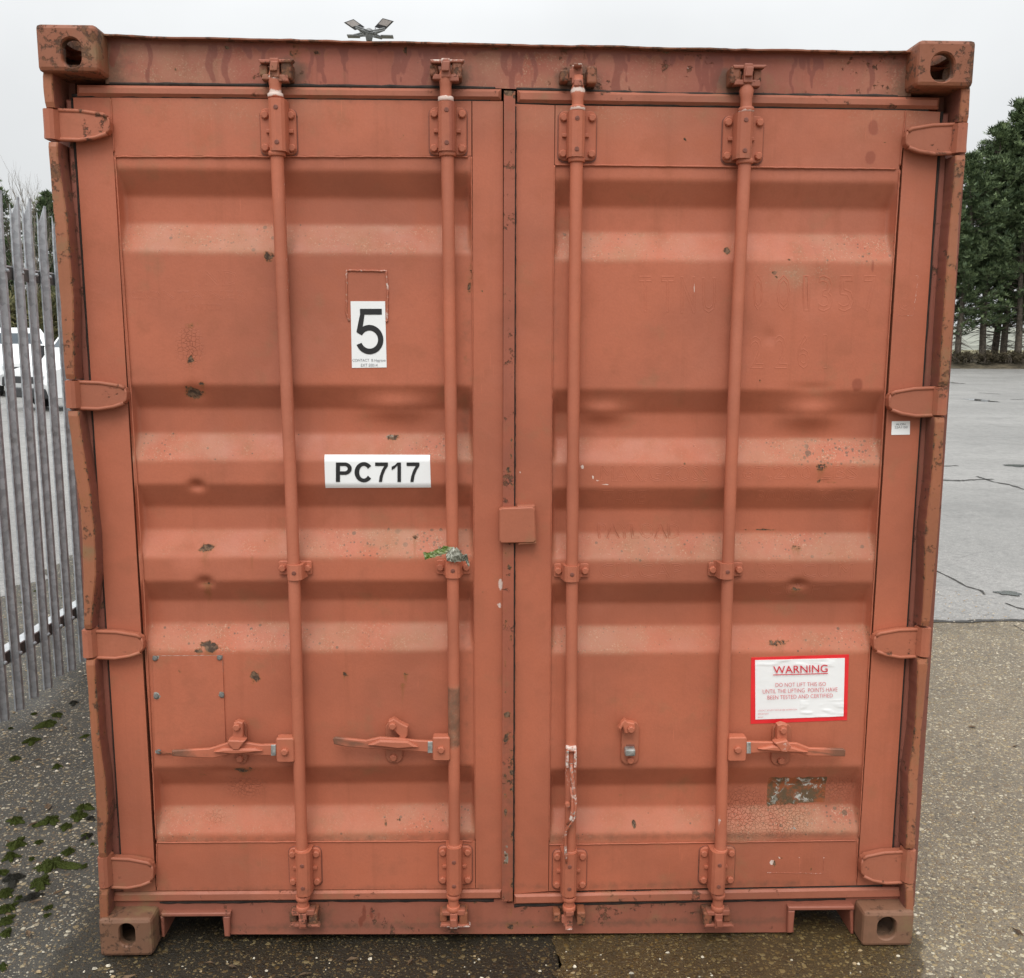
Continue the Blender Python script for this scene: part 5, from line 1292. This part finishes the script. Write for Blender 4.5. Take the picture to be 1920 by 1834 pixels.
van((v2[0] + 1.25, v2[1] + 1.9, 0), math.radians(-128), big_p, 2.0, 'taller white van with dark window strips beyond the fence, beside a smaller van', (-1.75, 1.75), ((1.68, 1.32), (1.10, 2.10)), [[(.75, 1.3), (1.35, 1.3), (.98, 2.0), (.75, 2.0)], [(-.4, 1.3), (.5, 1.3), (.5, 1.95), (-.4, 1.95)], [(-1.9, 1.3), (-.7, 1.3), (-.7, 1.95), (-1.9, 1.95)]], .32, .72)

# ================================================================== FLOODLIGHT MAST
YM = 66.0
mp = P(694, 78, YM); base = empty('floodlight_mast', (mp[0], YM, 0)); tag(base, 'tall steel mast with tilted floodlights rising behind the container', 'floodlight mast')
MB().tube([(0, 0, 0), (0, 0, mp[2] * .5), (0, 0, mp[2] + .2)], [.26, .2, .13], 14).build('pole', M['mast'], base)
def loc(px, py, dy=0.0): q = P(px, py, YM + dy); return Vector((q[0] - mp[0], dy, q[2]))
hb_ = MB(); c0 = loc(692, 62); hb_.tube([c0 + Vector((0, 0, -.5)), c0, c0 + Vector((0, 0, .22)), c0 + Vector((0, 0, .32))], [.2, .3, .24, .05], 12)
for a in range(4):
    an = math.radians(45 + 90 * a + 12); d = Vector((math.cos(an), math.sin(an), .02)); r = 1.35
    sd = Vector((-d.y, d.x, 0)) * .22
    for z0 in (0, .12): hb_.tube([c0 + sd + Vector((0, 0, z0 - .1)), c0 + d * r + Vector((0, 0, z0 - .05))], .05, 6); hb_.tube([c0 - sd + Vector((0, 0, z0 - .1)), c0 + d * r + Vector((0, 0, z0 - .05))], .05, 6)
hb_.build('headframe', M['mast'], base)
for quad, arms in (([(646, 42, -.7), (663, 36, -.3), (684, 51, .3), (667, 56.5, -.1)], ((674, 55, 675.5, 61), (681, 52, 684, 58))), ([(737, 40, -.7), (717, 34.5, -.3), (702, 51, .3), (721, 56, -.1)], ((714, 54.5, 713, 60), (704, 52, 703, 58)))):
    A, B, Cc, D = [loc(*q) for q in quad]; n = (B - A).cross(D - A).normalized()
    if n.y > 0: n = -n
    def q3(u, v, h): return A.lerp(B, u).lerp(D.lerp(Cc, u), v) - n * h
    def slabq(u0, u1, v0, v1, h0, h1):
        return [q3(u, v, h) for h in (h0, h1) for u, v in ((u0, v0), (u1, v0), (u1, v1), (u0, v1))]
    FC = [(0, 1, 2, 3), (7, 6, 5, 4), (0, 4, 5, 1), (1, 5, 6, 2), (2, 6, 7, 3), (3, 7, 4, 0)]
    fl = MB().add(slabq(0, 1, 0, 1, 0, .11), FC).build('floodlight', M['lamp_dark'], base)
    MB().add(slabq(.08, .92, .05, .62, -.012, .0), FC).build('lamp_face', M['lamp_face'], fl)
    br_ = MB()
    for x0, y0, x1, y1 in arms: br_.tube([loc(x0, y0), loc(x1, y1)], .035, 6)
    br_.build('bracket', M['mast'], fl)
for s in (-1, 1):   # two more heads facing away, seen edge-on
    a = c0 + Vector((s * 1.15, .75, .0)); fl = MB().box(a.x - .42, a.x + .42, a.y - .3, a.y + .3, a.z - .04, a.z + .04, .01, Matrix.Rotation(0, 4, 'Z')).build('floodlight', M['mast'], base)

# ================================================================== TREES
def tree_mesh_limbs(mb, p0, d, ln, r, depth_, rnd, up=.15, n=5, wig=.25, tips=None, spread=.6, kids=(2, 3)):
    pts = [p0]; dd = d.normalized(); seg = max(2, int(3))
    for k in range(seg):
        dd = (dd + Vector((rnd.uniform(-wig, wig), rnd.uniform(-wig, wig), rnd.uniform(-wig, wig) + up)) * .5).normalized(); pts.append(pts[-1] + dd * ln / seg)
    mb.tube(pts, [lerp(r, r * .55, k / seg) for k in range(seg + 1)], n if depth_ > 1 else 3, False)
    if tips is not None and depth_ <= 1: tips.append((pts[-1], dd))
    if depth_ > 0:
        for k in range(rnd.randint(*kids)):
            t = rnd.uniform(.45, 1); i = min(int(t * seg), seg - 1); q = pts[i].lerp(pts[i + 1], t * seg - i)
            nd = (dd + Vector((rnd.uniform(-1, 1), rnd.uniform(-1, 1), rnd.uniform(-.4, .7))) * spread).normalized()
            tree_mesh_limbs(mb, q, nd, ln * rnd.uniform(.6, .82), r * .5, depth_ - 1, rnd, up, n, wig, tips, spread, kids)
def sprays(items, mat_name, rnd, size, name):
    vs = []; fs = []; tint = []
    for p, d, s in items:
        d = d.normalized(); side = d.cross(Vector((rnd.uniform(-.5, .5), rnd.uniform(-.5, .5), 1))).normalized(); up = side.cross(d); l = s * size; w = l * rnd.uniform(.13, .24); tt = rnd.random() ** 1.3
        b = len(vs)
        for k in range(4):
            off = (k - 1.5) * .5 + rnd.uniform(-.12, .12); dir_ = (d + side * off + up * rnd.uniform(-.25, .25)).normalized(); ll = l * rnd.uniform(.6, 1.15)
            o = p + dir_ * l * .05; e = p + dir_ * ll + up * l * .16; m_ = p + dir_ * ll * .5; ww = w * .55
            c = len(vs); vs += [o, m_ + side * ww, e, m_ - side * ww - up * .04 * l]; fs.append((c, c + 1, c + 2, c + 3)); tint += [max(0, min(1, tt + rnd.uniform(-.12, .12)))] * 4
    me = bpy.data.meshes.new(name); me.from_pydata([tuple(v) for v in vs], [], fs); me.update()
    a = me.attributes.new('tint', 'FLOAT', 'POINT'); a.data.foreach_set('value', np.array(tint, np.float32)); me.materials.append(M[mat_name]); return me
def conifer(h, base, rad, seed, nb=165, lean=0.0):
    rnd = random.Random(seed); tb = MB(); tp = []
    ph = rnd.random() * 6
    def axis(z): return Vector((lean * z + .18 * math.sin(z * .35 + ph), .15 * math.cos(z * .3 + ph), z))
    zs = np.linspace(-.3, h * .97, 16); tb.tube([axis(z) for z in zs], [lerp(.30, .03, (z / h)) if z > 0 else .36 for z in zs], 10, True)
    items = []
    for i in range(nb):
        f = (i + rnd.random()) / nb; z = base + (h - base) * f ** .92; a = rnd.random() * 6.283
        env = rad * (1 - f ** 2.6) * (.6 + .4 * min(1, f * 5)) * rnd.uniform(.3, 1.36) + .4
        p = axis(z); d = Vector((math.cos(a), math.sin(a), rnd.uniform(.05, .5) if f > .15 else rnd.uniform(-.25, .3)))
        q = [p]; dd = d.normalized()
        for k in range(4):
            dd = (dd + Vector((rnd.uniform(-.15, .15), rnd.uniform(-.15, .15), rnd.uniform(-.05, .22)))).normalized(); q.append(q[-1] + dd * env / 4)
        tb.tube(q, [.045, .035, .028, .02, .008], 4, False)
        ns = int((30 + 26 * env / rad) * min(1, .22 + f * 3))
        for k in range(ns):
            t = rnd.uniform(.22, 1.0) ** .8; j = min(int(t * 4), 3); pt = q[j].lerp(q[j + 1], t * 4 - j)
            pt = pt + Vector((rnd.gauss(0, .20), rnd.gauss(0, .20), rnd.gauss(0, .13)))
            sd = (dd * .7 + Vector((rnd.uniform(-1, 1), rnd.uniform(-1, 1), rnd.uniform(-.35, .85)))).normalized(); items.append((pt, sd, rnd.uniform(.6, 1.25)))
    for k in range(26):   # dead lower twigs
        z = rnd.uniform(base * .35, base * 1.15); a = rnd.random() * 6.28; p = axis(z); d = Vector((math.cos(a), math.sin(a), rnd.uniform(-.3, .2)))
        l_ = rnd.uniform(.6, 2.0); tb.tube([p, p + d * l_ * .5 + Vector((0, 0, -.1)), p + d * l_ + Vector((0, 0, -.25 * l_))], [.03, .02, .006], 4, False)
    tm = tb.mesh('trunk'); tm.materials.append(M['bark']); return tm, sprays(items, 'cypress', rnd, .50, 'crown')
def plant(nm, trunk, crown, x, y, z, rz, s, label, group, cat='tree'):
    t = empty(nm, (x, y, z), rz); t.scale = (s, s, s * random.uniform(.95, 1.06)); tag(t, label, cat, group)
    if trunk is not None:
        st_ = link('trunk' if cat == 'tree' else 'stems', trunk, None, t)
        if cat != 'tree': st_['kind'] = 'stuff'
    if crown is not None: link('crown', crown, None, t)
    return t
kinds = [conifer(20.5, 2.7, 3.7, 3), conifer(19.5, 2.3, 3.4, 5), conifer(21.5, 2.6, 3.9, 8)]
GR = 'row of dark cypress trees beyond the yard'
row = [(1800, 75.5, 1, .86), (1843, 76.5, 0, .95), (1866, 79, 1, 1.02), (1886, 77.5, 2, .985), (1905, 76, 0, .96), (1928, 78.5, 2, .975), (1952, 77, 2, .98), (1985, 78, 0, 1.0), (2020, 77, 1, 1.0), (1772, 79.5, 1, .70)]
ORD = {1800: 'nearest the container edge', 1816: 'second out from the container edge', 1843: 'third out from the container edge', 1866: 'fourth out from the container edge', 1886: 'fifth out and tallest', 1905: 'sixth out from the container edge',
       1928: 'seventh out from the container edge', 1952: 'eighth out from the container edge', 1985: 'ninth out from the container edge', 2020: 'tenth out from the container edge', 1772: 'hidden first behind the container', 1745: 'hidden second behind the container'}
for px, y, k, s in row:
    q = P(px, 650, y); vis = px < 1925
    lab = 'dark cypress with a bare trunk, %s in the far row' % ORD[px]
    plant('cypress_tree', *kinds[k], q[0], y, .55, random.random() * 6.28, s, lab, GR)
for x, y, k, s, w_ in ((33.5, 77, 0, .8, 'second'), (29.5, 79.5, 2, .78, 'third'), (25.5, 77, 1, .82, 'fourth'), (21, 79, 0, .76, 'fifth'), (17, 77.5, 2, .74, 'sixth'), (12.5, 79, 1, .78, 'seventh'), (8, 77, 0, .72, 'eighth'), (3, 79, 2, .7, 'ninth'), (-2, 78, 1, .74, 'tenth'), (-7, 80, 0, .7, 'eleventh')):
    plant('cypress_tree', *kinds[k], x, y, .4, random.random() * 6, s, 'lower cypress hidden %s behind the container in the far row' % w_, GR)
# undergrowth at the foot of the row
def scrub(seed, w, h, nspr, size=.45, mat='ivy'):
    rnd = random.Random(seed); items = []; tb = MB()
    lobes = [(Vector((rnd.uniform(-.8, .8) * w, rnd.uniform(-.4, .4) * w, rnd.uniform(.15, .85) * h)), rnd.uniform(.25, .5) * min(w, h)) for _ in range(16)]
    for _ in range(nspr):
        c, r = rnd.choice(lobes); v = Vector((rnd.gauss(0, 1), rnd.gauss(0, 1), rnd.gauss(0, 1))).normalized() * r * rnd.random() ** .4
        p = c + v
        if p.z < .05: p.z = .05
        items.append((p, v + Vector((0, 0, .3 * r)) + Vector((rnd.uniform(-.5, .5), rnd.uniform(-.5, .5), rnd.uniform(-.5, .5))) * r, rnd.uniform(.5, 1.3)))
    for _ in range(9):
        x = rnd.uniform(-.7, .7) * w; tree_mesh_limbs(tb, Vector((x, rnd.uniform(-.3, .3) * w, 0)), Vector((rnd.uniform(-.3, .3), rnd.uniform(-.3, .3), 1)), h * .42, .06, 2, rnd, .1, 4)
    tm = tb.mesh('trunk'); tm.materials.append(M['bark']); return tm, sprays(items, mat, rnd, size, 'crown')
sk = [scrub(21, 3.0, 4.6, 3800), scrub(22, 2.6, 5.2, 3600), scrub(23, 1.9, .8, 700, .22, 'bramble')]
for px, y, k, s, w_ in ((1796, 74.5, 2, 1, 'nearest the container'), (1822, 75, 2, .9, 'second from the container'), (1856, 74.6, 2, .8, 'third from the container'), (1888, 74.8, 2, 1.0, 'fourth from the container'), (1912, 74.5, 2, 1.0, 'at the far end')):
    q = P(px, 650, y); plant('bramble_bush', *sk[k], q[0], y, .5, random.random() * 6, s, 'low brown bramble bush at the foot of the cypress row, ' + w_, 'bramble bushes under the cypress row', 'bush')
# left side: evergreens, a bare tree and scrub behind the vans
def bare(seed, h):
    rnd = random.Random(seed); tb = MB(); br = MB()
    tb.tube([(0, 0, -.2), (.05, 0, h * .25), (0, .05, h * .5), (.06, 0, h * .8)], [.16, .12, .09, .02], 8)
    for k in range(22):
        z = rnd.uniform(.22, .8) * h; a = rnd.random() * 6.28; tree_mesh_limbs(br, Vector((.02, 0, z)), Vector((math.cos(a) * .6, math.sin(a) * .6, 1)), h * rnd.uniform(.14, .22), .032, 3, rnd, .22, 4, .22, None, .5, (2, 3))
    a, b = tb.mesh('trunk'), br.mesh('crown'); a.materials.append(M['twig']); b.materials.append(M['twig']); return a, b
bt = [bare(31, 10.5), bare(33, 9.5)]
YT = 46.0
def tl(px, y): return P(px, 650, y)[0]
plant('cypress_tree', *kinds[1], tl(-4, YT), YT, 0, 1.0, .525, 'dark evergreen tree behind the smaller white van, left of a bare tree', 'evergreens behind the vans')
plant('cypress_tree', *kinds[0], tl(108, YT + 1), YT + 1, 0, 2.2, .42, 'dark evergreen tree beside the container edge, right of a bare tree', 'evergreens behind the vans')
plant('cypress_tree', *kinds[2], tl(-70, YT), YT, 0, 3.0, .47, 'dark evergreen tree behind the smaller white van, outermost', 'evergreens behind the vans')
plant('cypress_tree', *kinds[1], tl(165, YT + 2), YT + 2, 0, 4.0, .47, 'dark evergreen tree partly behind the container', 'evergreens behind the vans')
plant('bare_tree', *bt[0], tl(52, YT - 1), YT - 1, 0, .5, .80, 'leafless pale-twigged tree between two evergreens behind the vans, outer one', 'bare trees behind the vans')
plant('bare_tree', *bt[1], tl(78, YT - 2), YT - 2, 0, 2.5, .84, 'leafless pale-twigged tree between two evergreens behind the vans, nearer the container', 'bare trees behind the vans')
for i, (px, y, k, s) in enumerate(((-40, YT - 3, 0, .8), (10, YT - 3, 1, .72), (48, YT - 2, 0, .8), (84, YT - 3, 1, .7), (125, YT - 2, 0, .8), (175, YT - 2, 1, .75))):
    plant('evergreen_bush', *sk[k], tl(px, y), y, 0, i * 1.3, s, 'brownish green overgrown bush in the thicket behind the white vans', 'overgrown bushes behind the vans', 'bush')
# dead leaves and twig bits blown against the container
lf = MB()
for _ in range(130):
    x = random.choice((random.uniform(-2.2, -1.25), random.uniform(-1.3, 2.6))); y = random.uniform(-.35, 3.0) if x < -1.25 or x > 1.3 else random.uniform(-.4, -.02)
    a = random.random() * 6.28; l_ = random.uniform(.008, .028); w = l_ * random.uniform(.12, .55); z = random.uniform(.002, .006)
    c, s_ = math.cos(a), math.sin(a); f = lambda u, v, h: (x + u * c - v * s_, y + u * s_ + v * c, z + h)
    lf.add([f(-l_, 0, 0), f(-l_ * .2, w, .004), f(l_, 0, .002), f(0, -w, .005), f(0, 0, -.001)], [(0, 4, 1), (1, 4, 2), (2, 4, 3), (3, 4, 0)])
tag(lf.build('litter', simple('brown_dead_leaf', (.09, .055, .028), .85, 60, .5)), kind='stuff')
